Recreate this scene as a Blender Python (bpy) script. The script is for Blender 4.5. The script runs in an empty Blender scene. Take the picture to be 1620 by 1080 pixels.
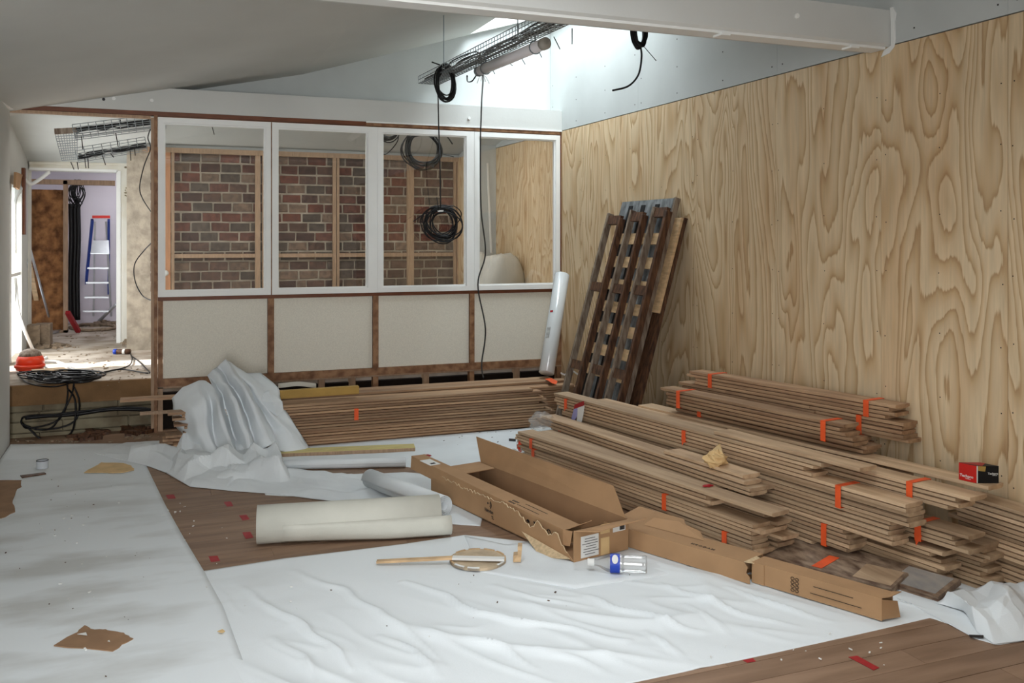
import bpy, math, random
from mathutils import Vector, Matrix, noise
R = random.Random(7)
SC = bpy.context.scene
COL = SC.collection
# ------------------------------------------------------------------ camera
FOC, HOR, EYE = 1455.0, 379.0, 1.5            # for the 1620x1080 frame
TH = math.atan(582 / FOC); CT, ST = math.cos(TH), math.sin(TH)
cam = bpy.data.cameras.new('camera'); co = bpy.data.objects.new('camera', cam); COL.objects.link(co)
co.location = (0, 0, EYE); co.rotation_euler = (math.pi / 2, 0, -TH)
cam.sensor_width = 36; cam.lens = FOC / 1620 * 36; cam.shift_y = -(540 - HOR) / 1620; cam.clip_start = .05
SC.camera = co
# ------------------------------------------------------------------ world, lights, exposure
SC.view_settings.view_transform = 'Standard'; SC.view_settings.look = 'None'
SC.view_settings.gamma = 1; SC.view_settings.use_curve_mapping = False
SC.view_settings.exposure = 1.02
W = bpy.data.worlds.new('sky'); SC.world = W; W.use_nodes = True
bg = W.node_tree.nodes['Background']; bg.inputs[0].default_value = (.86, .94, 1, 1); bg.inputs[1].default_value = 1.3
def area(name, loc, sx, sy, power, col, rot=(0, 0, 0), spread=180):
    l = bpy.data.lights.new(name, 'AREA'); l.shape = 'RECTANGLE'; l.size = sx; l.size_y = sy
    l.energy = power; l.color = col; l.spread = math.radians(spread)
    o = bpy.data.objects.new(name, l); o.location = loc; o.rotation_euler = rot; COL.objects.link(o); return o
area('daylight_back_skylight', (3.16, 6.95, 4.22), .6, 1.8, 40, (.84, .94, 1.0))
area('assumed_front_fill', (.95, 2.2, 2.95), 1.8, 2.5, 15, (.93, .97, 1.0), (0, math.radians(-12), 0), 118)  # fill lamp in a lidded ceiling box, for an assumed skylight out of view
area('rear_fill_light', (-.42, -1.1, 1.6), .75, 1.9, 38, (.97, .98, 1.0), (math.radians(90), 0, 0), 112)  # unseen fill light added behind the camera for the camera-facing surfaces
area('daylight_hall_window', (-1.06, 9.2, 1.3), 1.3, 1.5, 10, (.96, .98, 1.0), (0, math.radians(-90), 0))
area('end_room_fill', (-.1, 12.4, 2.53), .6, .8, 6, (.96, .97, 1.0))  # fill lamp added under the closed end room ceiling, out of view
area('back_room_fill', (1.5, 8.2, 2.70), 3.0, .3, 17, (1, .97, .95))  # fill lamp added behind the header to brighten the back room
sl = bpy.data.lights.new('sun', 'SUN'); sl.energy = 9; sl.angle = math.radians(.5); sl.color = (1, .98, .94)
so = bpy.data.objects.new('sun', sl); COL.objects.link(so)
so.rotation_euler = Vector((1.0, 0.02, -.62)).to_track_quat('-Z', 'Y').to_euler()

# ------------------------------------------------------------------ helpers
def ray(u, v):
    a = (u - 810) / FOC
    return Vector((ST + CT * a, CT - ST * a, (HOR - v) / FOC))
def PZ(u, v, z=0.0):
    r = ray(u, v); t = (z - EYE) / r.z; return Vector((r.x * t, r.y * t, z))
def PY(u, v, Y):
    r = ray(u, v); t = Y / r.y; return Vector((r.x * t, Y, EYE + r.z * t))
def PX(u, v, X):
    r = ray(u, v); t = X / r.x; return Vector((X, r.y * t, EYE + r.z * t))
def nz(x, y=0, z=0): return noise.noise(Vector((x, y, z)))

class MB:
    def __init__(s): s.v = []; s.f = []
    def add(s, vs, fs):
        b = len(s.v); s.v += [tuple(p) for p in vs]; s.f += [tuple(i + b for i in f) for f in fs]; return s
    def box(s, x0, x1, y0, y1, z0, z1):
        return s.hexa([(x0, y0, z0), (x1, y0, z0), (x1, y1, z0), (x0, y1, z0), (x0, y0, z1), (x1, y0, z1), (x1, y1, z1), (x0, y1, z1)])
    def hexa(s, p):
        return s.add(p, [(0, 3, 2, 1), (4, 5, 6, 7), (0, 1, 5, 4), (1, 2, 6, 5), (2, 3, 7, 6), (3, 0, 4, 7)])
    def obox(s, c, ax, ay, az, hx, hy, hz):
        c = Vector(c); ax, ay, az = [Vector(q).normalized() for q in (ax, ay, az)]
        p = []
        for dz in (-1, 1):
            for dx, dy in ((-1, -1), (1, -1), (1, 1), (-1, 1)):
                p.append(c + ax * dx * hx + ay * dy * hy + az * dz * hz)
        return s.hexa(p)
    def bar(s, a, b, w, t, up=(0, 0, 1)):
        a = Vector(a); b = Vector(b); d = (b - a); L = d.length; d.normalize()
        x = d.cross(Vector(up)).normalized(); z = x.cross(d).normalized()
        return s.obox((a + b) / 2, x, d, z, w / 2, L / 2, t / 2)
    def tube(s, pts, r, n=8, caps=True, closed=False):
        pts = [Vector(p) for p in pts]; m = len(pts)
        rr = r if isinstance(r, (list, tuple)) else [r] * m
        T = []
        for i in range(m):
            a = pts[i - 1] if i or closed else pts[0]; b = pts[(i + 1) % m] if i < m - 1 or closed else pts[-1]
            d = b - a; T.append(d.normalized() if d.length > 1e-9 else Vector((0, 0, 1)))
        ref = Vector((0, 0, 1)) if abs(T[0].z) < .9 else Vector((1, 0, 0))
        x = T[0].cross(ref).normalized(); vs = []
        for i in range(m):
            x = (x - T[i] * x.dot(T[i])).normalized(); y = T[i].cross(x)
            for k in range(n):
                an = 2 * math.pi * k / n; vs.append(pts[i] + (x * math.cos(an) + y * math.sin(an)) * rr[i])
        fs = []
        for i in range(m if closed else m - 1):
            j = (i + 1) % m
            for k in range(n): fs.append((i * n + k, i * n + (k + 1) % n, j * n + (k + 1) % n, j * n + k))
        if caps and not closed: fs += [tuple(range(n))[::-1], tuple((m - 1) * n + k for k in range(n))]
        return s.add(vs, fs)
    def prism(s, poly, off):
        """polygon of 3D points extruded by vector off"""
        n = len(poly); off = Vector(off); p = [Vector(q) for q in poly]
        return s.add(p + [q + off for q in p], [tuple(range(n))[::-1], tuple(range(n, 2 * n))] + [(i, (i + 1) % n, n + (i + 1) % n, n + i) for i in range(n)])
    def grid(s, rows):
        m, n = len(rows), len(rows[0])
        return s.add([p for r in rows for p in r], [(i * n + j, i * n + j + 1, (i + 1) * n + j + 1, (i + 1) * n + j) for i in range(m - 1) for j in range(n - 1)])
    def mesh(s, name):
        me = bpy.data.meshes.new(name); me.from_pydata(s.v, [], s.f); me.update(); return me
def link(name, me, m=None, parent=None, smooth=False):
    if m is not None and not me.materials: me.materials.append(m)
    if smooth: me.polygons.foreach_set('use_smooth', [True] * len(me.polygons))
    o = bpy.data.objects.new(name, me); COL.objects.link(o)
    if parent: o.parent = parent; o.matrix_parent_inverse = Matrix.Translation(-parent.location) if parent.type == 'EMPTY' and parent.rotation_euler.z == 0 else parent.matrix_basis.inverted()
    return o
def obj(name, mb, m, parent=None, smooth=False): return link(name, mb.mesh(name), m, parent, smooth)
def bevel(o, w=.003, seg=1):
    b = o.modifiers.new('bevel', 'BEVEL'); b.width = w; b.segments = seg; b.limit_method = 'ANGLE'; return o
def solid(o, t, off=-1):
    b = o.modifiers.new('thickness', 'SOLIDIFY'); b.thickness = t; b.offset = off; return o
def tag(o, label, cat, group=None, kind=None):
    o['label'] = label; o['category'] = cat
    if group: o['group'] = group
    if kind: o['kind'] = kind
    return o
def thing(name, label, cat, loc=(0, 0, 0), group=None):
    o = bpy.data.objects.new(name, None); COL.objects.link(o); o.location = loc; o.empty_display_size = .05
    return tag(o, label, cat, group)
def struct(name, mb=None, m=None, parent=None):
    if mb is None:
        o = bpy.data.objects.new(name, None); COL.objects.link(o)
    else: o = obj(name, mb, m, parent)
    if not parent: o['kind'] = 'structure'
    return o
def crom(P, k):
    """Catmull-Rom through vectors, k samples per span"""
    P = [Vector(p) for p in P]; out = []
    for i in range(len(P) - 1):
        a, b, c, d = P[max(i - 1, 0)], P[i], P[i + 1], P[min(i + 2, len(P) - 1)]
        for j in range(k):
            t = j / k
            out.append(.5 * ((2 * b) + (c - a) * t + (2 * a - 5 * b + 4 * c - d) * t * t + (3 * b - a - 3 * c + d) * t ** 3))
    return out + [P[-1]]
def resample(P, n):
    P = [Vector(p) for p in P]; L = [0]
    for a, b in zip(P, P[1:]): L.append(L[-1] + (b - a).length)
    out = []; i = 0
    for k in range(n):
        s = L[-1] * k / (n - 1)
        while i < len(P) - 2 and L[i + 1] < s: i += 1
        t = (s - L[i]) / max(L[i + 1] - L[i], 1e-9); out.append(P[i].lerp(P[i + 1], min(max(t, 0), 1)))
    return out

# ------------------------------------------------------------------ materials
def srgb(c): return tuple(((x / 255) / 12.92 if x / 255 <= .04045 else (((x / 255) + .055) / 1.055) ** 2.4) for x in c) + (1,)
class NT:
    def __init__(s, name):
        s.m = bpy.data.materials.new(name); s.m.use_nodes = True; s.t = s.m.node_tree; s.n = s.t.nodes; s.b = s.n['Principled BSDF']
    def node(s, ty, **kw):
        n = s.n.new(ty)
        for k, v in kw.items():
            if k.startswith('i_'):
                key = k[2:]; key = int(key) if key.isdigit() else key.replace('_', ' ')
                n.inputs[key].default_value = v
            else: setattr(n, k, v)
        return n
    def l(s, a, b): s.t.links.new(a, b)
def mat(name, col, rough=.7, var=.12, scale=6, col2=None, objvar=0, bump=0, bscale=60, stretch=(1, 1, 1), metal=0, spec=.3, detail=5, ramp=(.35, .65)):
    q = NT(name); col = srgb(col)
    tc = q.node('ShaderNodeTexCoord'); mp = q.node('ShaderNodeMapping'); mp.inputs['Scale'].default_value = stretch
    q.l(tc.outputs['Object'], mp.inputs[0])
    no = q.node('ShaderNodeTexNoise', i_Scale=scale, i_Detail=detail); q.l(mp.outputs[0], no.inputs['Vector'])
    rp = q.node('ShaderNodeValToRGB'); q.l(no.outputs['Fac'], rp.inputs[0])
    c2 = srgb(col2) if col2 else tuple(x * (1 - var) for x in col[:3]) + (1,)
    c1 = col if col2 else tuple(min(x * (1 + var * .5), 1) for x in col[:3]) + (1,)
    rp.color_ramp.elements[0].color = c2; rp.color_ramp.elements[1].color = c1
    rp.color_ramp.elements[0].position = ramp[0]; rp.color_ramp.elements[1].position = ramp[1]
    out = rp.outputs[0]
    if objvar:
        oi = q.node('ShaderNodeObjectInfo'); hs = q.node('ShaderNodeHueSaturation')
        mr = q.node('ShaderNodeMapRange', i_3=1 - objvar, i_4=1 + objvar); q.l(oi.outputs['Random'], mr.inputs[0])
        q.l(mr.outputs[0], hs.inputs['Value']); q.l(out, hs.inputs['Color']); out = hs.outputs[0]
        ad = q.node('ShaderNodeVectorMath', operation='ADD'); q.l(tc.outputs['Object'], ad.inputs[0])
        sc = q.node('ShaderNodeMath', operation='MULTIPLY', i_1=37.0); q.l(oi.outputs['Random'], sc.inputs[0])
        q.l(sc.outputs[0], ad.inputs[1]); q.l(ad.outputs[0], mp.inputs[0])
    q.l(out, q.b.inputs['Base Color'])
    q.b.inputs['Roughness'].default_value = rough; q.b.inputs['Metallic'].default_value = metal
    q.b.inputs['Specular IOR Level'].default_value = spec
    if bump:
        n2 = q.node('ShaderNodeTexNoise', i_Scale=bscale, i_Detail=4); q.l(mp.outputs[0], n2.inputs['Vector'])
        bp = q.node('ShaderNodeBump', i_Strength=bump, i_Distance=.01); q.l(n2.outputs['Fac'], bp.inputs['Height']); q.l(bp.outputs[0], q.b.inputs['Normal'])
    return q.m
def plywood():
    q = NT('rotary_cut_pine_plywood')
    ge = q.node('ShaderNodeNewGeometry'); oi = q.node('ShaderNodeObjectInfo')
    of = q.node('ShaderNodeMath', operation='MULTIPLY', i_1=26.0); q.l(oi.outputs['Random'], of.inputs[0])
    cb = q.node('ShaderNodeCombineXYZ'); q.l(of.outputs[0], cb.inputs[0])
    ad = q.node('ShaderNodeVectorMath', operation='ADD'); q.l(ge.outputs['Position'], ad.inputs[0]); q.l(cb.outputs[0], ad.inputs[1])
    mp = q.node('ShaderNodeMapping'); mp.inputs['Scale'].default_value = (1, 2.0, .42); q.l(ad.outputs[0], mp.inputs[0])
    n1 = q.node('ShaderNodeTexNoise', i_Scale=1.15, i_Detail=2.3, i_Roughness=.45, i_Distortion=.35); q.l(mp.outputs[0], n1.inputs['Vector'])
    m1 = q.node('ShaderNodeMath', operation='MULTIPLY', i_1=23.0); q.l(n1.outputs['Fac'], m1.inputs[0])
    # fine feathering along the grain
    mp2 = q.node('ShaderNodeMapping'); mp2.inputs['Scale'].default_value = (1, 60, 5); q.l(ad.outputs[0], mp2.inputs[0])
    n2 = q.node('ShaderNodeTexNoise', i_Scale=1.0, i_Detail=3); q.l(mp2.outputs[0], n2.inputs['Vector'])
    m2 = q.node('ShaderNodeMath', operation='MULTIPLY', i_1=.4); q.l(n2.outputs['Fac'], m2.inputs[0])
    sm = q.node('ShaderNodeMath', operation='ADD'); q.l(m1.outputs[0], sm.inputs[0]); q.l(m2.outputs[0], sm.inputs[1])
    fr = q.node('ShaderNodeMath', operation='FRACT'); q.l(sm.outputs[0], fr.inputs[0])
    rp = q.node('ShaderNodeValToRGB'); q.l(fr.outputs[0], rp.inputs[0])
    e = rp.color_ramp.elements; e[0].position = 0; e[0].color = srgb((222, 198, 160)); e[1].position = 1; e[1].color = srgb((222, 198, 160))
    for p, c in ((.40, (217, 191, 152)), (.72, (204, 173, 130)), (.88, (184, 148, 104)), (.95, (219, 195, 156))):
        x = e.new(p); x.color = srgb(c)
    # broad warm bands
    mp3 = q.node('ShaderNodeMapping'); mp3.inputs['Scale'].default_value = (1, 5, .35); q.l(ad.outputs[0], mp3.inputs[0])
    n3 = q.node('ShaderNodeTexNoise', i_Scale=1.3, i_Detail=3); q.l(mp3.outputs[0], n3.inputs['Vector'])
    r3 = q.node('ShaderNodeValToRGB'); r3.color_ramp.elements[0].position = .5; r3.color_ramp.elements[1].position = .72
    r3.color_ramp.elements[0].color = (1, 1, 1, 1); r3.color_ramp.elements[1].color = (.86, .72, .58, 1); q.l(n3.outputs['Fac'], r3.inputs[0])
    mx = q.node('ShaderNodeMix', data_type='RGBA', blend_type='MULTIPLY'); mx.inputs[0].default_value = .6
    q.l(rp.outputs[0], mx.inputs[6]); q.l(r3.outputs[0], mx.inputs[7])
    m4 = q.node('ShaderNodeMapRange', i_3=.76, i_4=1.2); q.l(n2.outputs['Fac'], m4.inputs[0])
    hs = q.node('ShaderNodeHueSaturation'); q.l(mx.outputs[2], hs.inputs['Color']); q.l(m4.outputs[0], hs.inputs['Value'])
    hs.inputs['Saturation'].default_value = .95
    q.l(hs.outputs[0], q.b.inputs['Base Color']); q.b.inputs['Roughness'].default_value = .62; q.b.inputs['Specular IOR Level'].default_value = .25
    return q.m
def thin_glass(name='window_glass', tint=(.92, .93, .925), gl=.09):
    q = NT(name); q.n.remove(q.b); tr = q.node('ShaderNodeBsdfTransparent'); tr.inputs[0].default_value = tint + (1,)
    g = q.node('ShaderNodeBsdfGlossy'); g.inputs['Roughness'].default_value = .02
    f = q.node('ShaderNodeFresnel', i_IOR=1.5); ml = q.node('ShaderNodeMath', operation='MULTIPLY_ADD', i_1=.9 if gl > .07 else .5, i_2=gl - .04); q.l(f.outputs[0], ml.inputs[0])
    mx = q.node('ShaderNodeMixShader'); q.l(ml.outputs[0], mx.inputs[0]); q.l(tr.outputs[0], mx.inputs[1]); q.l(g.outputs[0], mx.inputs[2])
    q.l(mx.outputs[0], q.n['Material Output'].inputs[0]); return q.m
def film():
    q = NT('clear_plastic_film'); q.n.remove(q.b); tr = q.node('ShaderNodeBsdfTransparent'); tr.inputs[0].default_value = (.93, .93, .92, 1)
    p = q.node('ShaderNodeBsdfPrincipled'); p.inputs['Base Color'].default_value = (.8, .8, .78, 1); p.inputs['Roughness'].default_value = .15
    mx = q.node('ShaderNodeMixShader', i_0=.2); q.l(tr.outputs[0], mx.inputs[1]); q.l(p.outputs[0], mx.inputs[2]); q.l(mx.outputs[0], q.n['Material Output'].inputs[0]); return q.m
M = {}
M['plaster'] = mat('white_plaster', (205, 206, 202), .85, .05, 1.4, bump=.06)
M['ceiling'] = mat('ceiling_plasterboard', (203, 203, 198), .85, .05, 1.2, bump=.04)
M['greyboard'] = mat('plasterboard_grey', (196, 200, 198), .85, .06, 2, bump=.05)
M['oldplaster'] = mat('old_peeling_plaster', (222, 220, 210), .9, .2, 2.2, col2=(204, 196, 176), bump=.3, bscale=14, ramp=(.25, .5))
M['ply'] = plywood()
M['parquet'] = mat('worn_parquet', (148, 120, 98), .5, .3, 2.6, col2=(124, 98, 78), objvar=.07, bump=.05, bscale=30, stretch=(.8, 6, 6))
M['paper'] = mat('white_protective_felt', (224, 229, 231), .8, .1, 3.0, col2=(212, 216, 218), bump=.10, bscale=160, ramp=(.25, .6))
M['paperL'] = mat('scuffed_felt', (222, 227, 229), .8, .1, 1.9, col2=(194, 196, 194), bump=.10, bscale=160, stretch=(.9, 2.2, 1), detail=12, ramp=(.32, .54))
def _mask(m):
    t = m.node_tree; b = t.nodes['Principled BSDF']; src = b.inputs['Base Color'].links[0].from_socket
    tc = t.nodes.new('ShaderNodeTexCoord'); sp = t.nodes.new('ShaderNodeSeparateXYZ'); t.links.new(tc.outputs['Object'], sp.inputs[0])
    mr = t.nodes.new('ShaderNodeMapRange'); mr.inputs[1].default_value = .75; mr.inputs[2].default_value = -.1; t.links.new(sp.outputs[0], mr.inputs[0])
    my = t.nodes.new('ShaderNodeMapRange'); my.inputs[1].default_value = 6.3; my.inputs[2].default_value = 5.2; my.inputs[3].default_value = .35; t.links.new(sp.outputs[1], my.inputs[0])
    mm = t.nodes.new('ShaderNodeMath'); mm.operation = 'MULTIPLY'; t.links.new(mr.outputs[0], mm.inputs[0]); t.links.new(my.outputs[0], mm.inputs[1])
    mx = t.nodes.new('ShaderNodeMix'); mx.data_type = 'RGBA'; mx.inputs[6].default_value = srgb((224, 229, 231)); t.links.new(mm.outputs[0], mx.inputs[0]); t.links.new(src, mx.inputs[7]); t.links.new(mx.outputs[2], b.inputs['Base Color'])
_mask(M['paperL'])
M['rollpaper'] = mat('cream_felt_roll', (202, 201, 190), .85, .05, 6, bump=.12, bscale=180)
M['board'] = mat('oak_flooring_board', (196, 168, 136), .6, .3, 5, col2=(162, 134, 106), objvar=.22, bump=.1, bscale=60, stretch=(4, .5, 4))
M['boardback'] = mat('darker_oak_board', (178, 146, 114), .6, .3, 5, col2=(138, 106, 80), objvar=.24, bump=.1, bscale=60, stretch=(4, .5, 4))  # darker, browner version of the flooring board colour
M['slab'] = mat('mottled_parquet_slab', (160, 138, 116), .55, .4, 9, col2=(92, 70, 56), bump=.1, stretch=(3, 1.1, 3))
M['stud'] = mat('pine_timber', (172, 144, 118), .65, .18, 6, objvar=.08, bump=.08, stretch=(12, 12, 1.5))
M['frame'] = mat('partition_timber', (158, 120, 88), .6, .3, 5, col2=(112, 76, 52), bump=.06, stretch=(3, 3, 3))
M['redframe'] = mat('hardwood_strip', (112, 66, 42), .5, .2, 6, stretch=(2, 10, 10))
M['sash'] = mat('painted_white_sash', (236, 237, 234), .5, .03, 4)
M['panel'] = mat('speckled_cream_panel', (224, 220, 206), .7, .07, 140, detail=2)
M['darkvoid'] = mat('shadowed_void_timber', (70, 55, 42), .9, .3, 6)
M['void_shade'] = mat('shade_toned_underfloor', (30, 22, 17), .95, .3, 6)  # near-black colour stands in for shade in the void under the floor
M['mortar'] = mat('lime_mortar', (172, 162, 146), .95, .25, 12, bump=.5, bscale=40)
M['galv'] = mat('galvanised_steel', (150, 158, 162), .35, .1, 9, metal=.8)
M['sheet'] = mat('dull_zinc_sheet', (150, 154, 156), .45, .5, 7, col2=(84, 88, 90), metal=.35, bump=.05, stretch=(3, 3, 1))
M['black'] = mat('black_cable_sheath', (18, 18, 20), .45, .1, 5)
M['white_cable'] = mat('white_cable_sheath', (225, 225, 222), .5, .05, 5)
M['brownwood'] = mat('dark_brown_wood', (104, 72, 50), .55, .45, 6, col2=(58, 38, 28), bump=.1, stretch=(8, 8, 1.5))
M['greywood'] = mat('weathered_grey_wood', (142, 128, 112), .6, .4, 6, col2=(98, 80, 66), bump=.1, stretch=(8, 8, 1.5))
M['slat'] = mat('light_pine_slat', (204, 172, 132), .6, .25, 5, stretch=(2, 2, 8))
M['card'] = mat('brown_cardboard', (170, 134, 98), .8, .08, 7)
M['cardin'] = mat('cardboard_inside', (156, 122, 90), .85, .08, 7)
M['cardedge'] = mat('torn_cardboard_edge', (206, 182, 146), .9, .2, 60)
M['orange'] = mat('orange_tape', (232, 92, 46), .45, .12, 12)
M['redtape'] = mat('dark_red_tape', (158, 34, 40), .45, .12, 30)
M['label'] = mat('white_label', (222, 222, 218), .6, .03, 5)
M['ink'] = mat('black_print', (38, 32, 30), .7, .05, 5)
M['yellow'] = mat('yellow_faced_plank', (206, 192, 132), .6, .12, 7, stretch=(1, 6, 6))
M['yellowdark'] = mat('ochre_batten', (176, 142, 74), .6, .15, 7)
M['red'] = mat('red_card', (196, 34, 26), .5, .08, 8)
M['blackcard'] = mat('black_card', (20, 20, 22), .5, .1, 8)
M['blue'] = mat('blue_ladder_paint', (52, 76, 160), .45, .1, 8)
M['alu'] = mat('aluminium', (200, 204, 208), .35, .08, 10, metal=.6)
M['redplastic'] = mat('red_plastic', (206, 44, 34), .4, .1, 8)
M['orangered'] = mat('orange_red_reel', (222, 66, 34), .4, .1, 8)
M['kraft'] = mat('kraft_paper', (214, 182, 132), .8, .12, 14)
M['insul'] = mat('mineral_wool', (170, 120, 76), .95, .5, 9, col2=(92, 58, 34), bump=.9, bscale=20, detail=10)
M['rubble'] = mat('rubble_debris', (150, 132, 112), .95, .35, 20)
M['dustfloor'] = mat('dusty_concrete_floor', (196, 186, 174), .9, .3, 4, col2=(146, 132, 116), bump=.35, bscale=20)
M['masonry'] = mat('rough_masonry', (150, 142, 118), .95, .3, 5, col2=(112, 100, 80), bump=.6, bscale=14)
M['brownedge'] = mat('brown_step_edge', (128, 98, 66), .9, .2, 5, bump=.3)
M['lamp'] = mat('opal_lamp_tube', (238, 234, 236), .3, .03, 5)
M['oldcap'] = mat('lamp_end_cap', (176, 170, 160), .4, .1, 9)
M['pinkish'] = mat('end_room_plaster', (214, 208, 216), .9, .04, 3)
M['sack'] = mat('white_plastic_sack', (206, 204, 194), .5, .06, 6)
M['bluelabel'] = mat('blue_wrap_label', (40, 70, 175), .4, .06, 8)
M['lid'] = mat('stained_plywood_disc', (190, 170, 142), .7, .25, 12)
M['glass'] = thin_glass(); M['film'] = film(); M['bottle'] = thin_glass('bottle_plastic', (.985, .99, .99), .069)
brickm = []
for i, (c, c2) in enumerate((((118, 82, 72), (86, 60, 54)), ((110, 86, 76), (80, 64, 58)), ((104, 92, 84), (78, 70, 64)), ((126, 82, 70), (94, 62, 54)), ((134, 112, 96), (98, 84, 74)), ((98, 76, 70), (70, 56, 52)))):
    brickm.append(mat('old_brick_%d' % i, c, .9, .3, 22, col2=c2, objvar=.15, bump=.5, bscale=60))
# ------------------------------------------------------------------ room dimensions
XL, XR, YP = -.914, 3.58, 7.71        # left wall, right wall, glazed partition
PLY = 2.50; ZH = .40                  # top of plywood; raised floor beyond
def ceil_z(x): return 2.456 + .21 * (x + .914) if x < 1.26 else 2.913 + .305 * (x - 1.26)

# ---- floor
floor = struct('floor', MB().box(-1.3, 3.9, -1.2, 7.9, -.25, -.004), M['parquet'])
def planks(x0, x1, y0, y1, seed):
    rr = random.Random(seed); y = y0
    me = {}
    while y < y1:
        x = x0 - rr.uniform(0, 1.0)
        while x < x1:
            L = rr.choice((.9, 1.2, 1.5)); a, b = max(x, x0), min(x + L, x1)
            if b - a > .05:
                o = obj('plank', MB().box(a + .0008, b - .0008, y + .001, y + .119, -.004, .0035 + rr.uniform(-.0006, .0006)), M['parquet'], floor)
            x += L
        y += .12
planks(-.1, 2.4, 4.22, 6.86, 1); planks(.9, 3.57, 1.75, 2.95, 2)

# ---- left wall, with its rounded reveal at the opening
w = MB().box(-1.16, XL, -1.2, 7.62, -.05, 2.62)
w.tube([(XL - .05, 7.62, -.05), (XL - .05, 7.62, 2.56)], .05, 16); w.box(-1.16, XL - .05, 7.6, 7.67, -.05, 2.56)
struct('wall_left', w, M['plaster'])
# plaster fillet rising along the wall / ceiling corner
obj_f = MB(); obj_f.tube(crom([(-.90, 7.66, 2.47), (-.925, 7.5, 2.47), (-.93, 7.2, 2.48), (-.93, 6.4, 2.48)], 5), [.012, .016, .02, .024, .026, .03] + [.03] * 10, 8)
struct('trim_1', obj_f, M['sash'])

# ---- ceiling with a skylight opening, and an assumed front opening for the fill lamp
def slab(x0, x1, y0, y1):
    z0, z1 = ceil_z(x0), ceil_z(x1 - 1e-6)
    return MB().hexa([(x0, y0, z0), (x1, y0, z1), (x1, y1, z1), (x0, y1, z0), (x0, y0, z0 + .12), (x1, y0, z1 + .12), (x1, y1, z1 + .12), (x0, y1, z0 + .12)])
cb = MB()
for a in ((-1.2, 0.0, -1.2, 7.97), (0.0, 1.26, 3.55, 7.97), (0.0, 1.26, -1.2, .9), (1.26, 1.9, 3.55, 7.97), (1.26, 1.9, -1.2, .9),
          (1.9, 2.75, -1.2, 7.97), (2.75, 3.46, -1.2, 5.95), (2.75, 3.46, 7.9, 7.97), (3.46, 3.75, -1.2, 7.97)):
    s = slab(*a); cb.add(s.v, s.f)
struct('ceiling', cb, M['ceiling'])
struct('sun_baffle', MB().box(2.68, 2.75, 5.9, 7.97, 3.38, 4.3).box(-.05, 1.95, .85, 3.6, 3.6, 3.66).box(-.12, -.05, .85, 3.6, 2.7, 3.66).box(1.95, 2.02, .85, 3.6, 2.9, 3.66).box(-.05, 1.95, .82, .88, 2.7, 3.66).box(-.05, 1.95, 3.58, 3.64, 2.7, 3.66), M['plaster'])   # unseen curb and lidded box added to keep the sun out of the skylight and the assumed front opening
# ---- ceiling beam across the room
def beam(name, y0, y1, z0, z1):
    b = MB(); p = [(y0, z0 + .012), (y0 + .012, z0), (y1, z0), (y1, z1), (y0, z1)]
    b.prism([(XL - .05, y, z) for y, z in p], (XR - XL + .1, 0, 0)); return struct(name, b, M['plaster'])
b1 = beam('trim_2', 3.684, 3.864, 2.497, 2.685)
bb = MB()                                    # rough board strip and lumps under the beam
bb.box(XL, 3.56, 3.70, 3.80, 2.484, 2.498)
for x in (2.55, 3.33): bb.box(x, x + .05, 3.69, 3.76, 2.474, 2.488)
obj('strip', bb, M['sash'], b1)
obj('anchor', MB().tube([(2.98, 3.672, 2.60), (2.98, 3.69, 2.60)], .012, 10), M['sash'], b1)
fl = MB()                                    # filler smeared where the beam meets the wall
fl.prism([PX(u, v, XR - .007) for u, v in ((1408, 12), (1413, 11), (1417, 20), (1415, 34), (1416, 60), (1414, 74), (1406, 84), (1394, 90), (1398, 80), (1409, 72), (1409, 40))], (.0055, 0, 0))
obj('filler', fl, M['sash'], b1)
# ---- header over the partition and gable wall above it
hd = struct('trim_3', MB().box(XL - .2, XR, YP, 7.97, 2.503, 2.688), M['plaster'])
k = MB()
for u, v in ((180, 156), (240, 159), (742, 187)):
    p = PY(u, v, YP); k.tube([(p.x, YP - .012, p.z), (p.x, YP + .01, p.z)], .014, 8)
obj('anchor', k, M['sash'], hd)
k = MB(); p = PY(164, 157, YP); k.tube([(p.x, YP - .002, p.z), (p.x, YP + .004, p.z)], .012, 8); obj('hole', k, M['black'], hd)
gb = MB(); xs = [XL - .3, 1.26, 3.8]; bt = [(x, 7.965, 2.60) for x in xs]; tp = [(x, 7.965, ceil_z(x) + .14) for x in reversed(xs)]
gb.prism([bt[0], bt[2], tp[0], tp[1], tp[2]], (0, .06, 0)); struct('wall_gable', gb, M['greyboard'])

# ---- right wall: grey board above, plywood sheets below
wr = struct('wall_right', MB().box(XR + .02, XR + .3, -1.2, 13.6, -.25, 3.9), M['darkvoid'])
seams = [-.4, .4, 1.25, 2.12, 2.99, 3.75, 4.62, 5.5, 6.4, 7.3, 8.2, 9.1]
for y0, y1 in zip(seams, seams[1:] + [9.42]):
    sh = obj('plywood_sheet', MB().box(XR, XR + .018, y0 + .0012, y1 - .0012, -.02, PLY), M['ply'], wr)
    nh = MB(); z = .12
    while z < PLY:
        for yy in (y0 + .03, (y0 + y1) / 2, y1 - .03):
            y_, z_ = yy + R.uniform(-.006, .006), z + R.uniform(-.03, .03)
            if z_ < PLY - .01: nh.box(XR - .0006, XR + .001, y_ - .0028, y_ + .0028, z_ - .0028, z_ + .0028)
        z += .3
    o = obj('nail_head', nh, M['ink'], sh); o['kind'] = 'stuff'
ps = [-1.2, .6, 2.99, 4.6, 6.3, 7.96]
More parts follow.
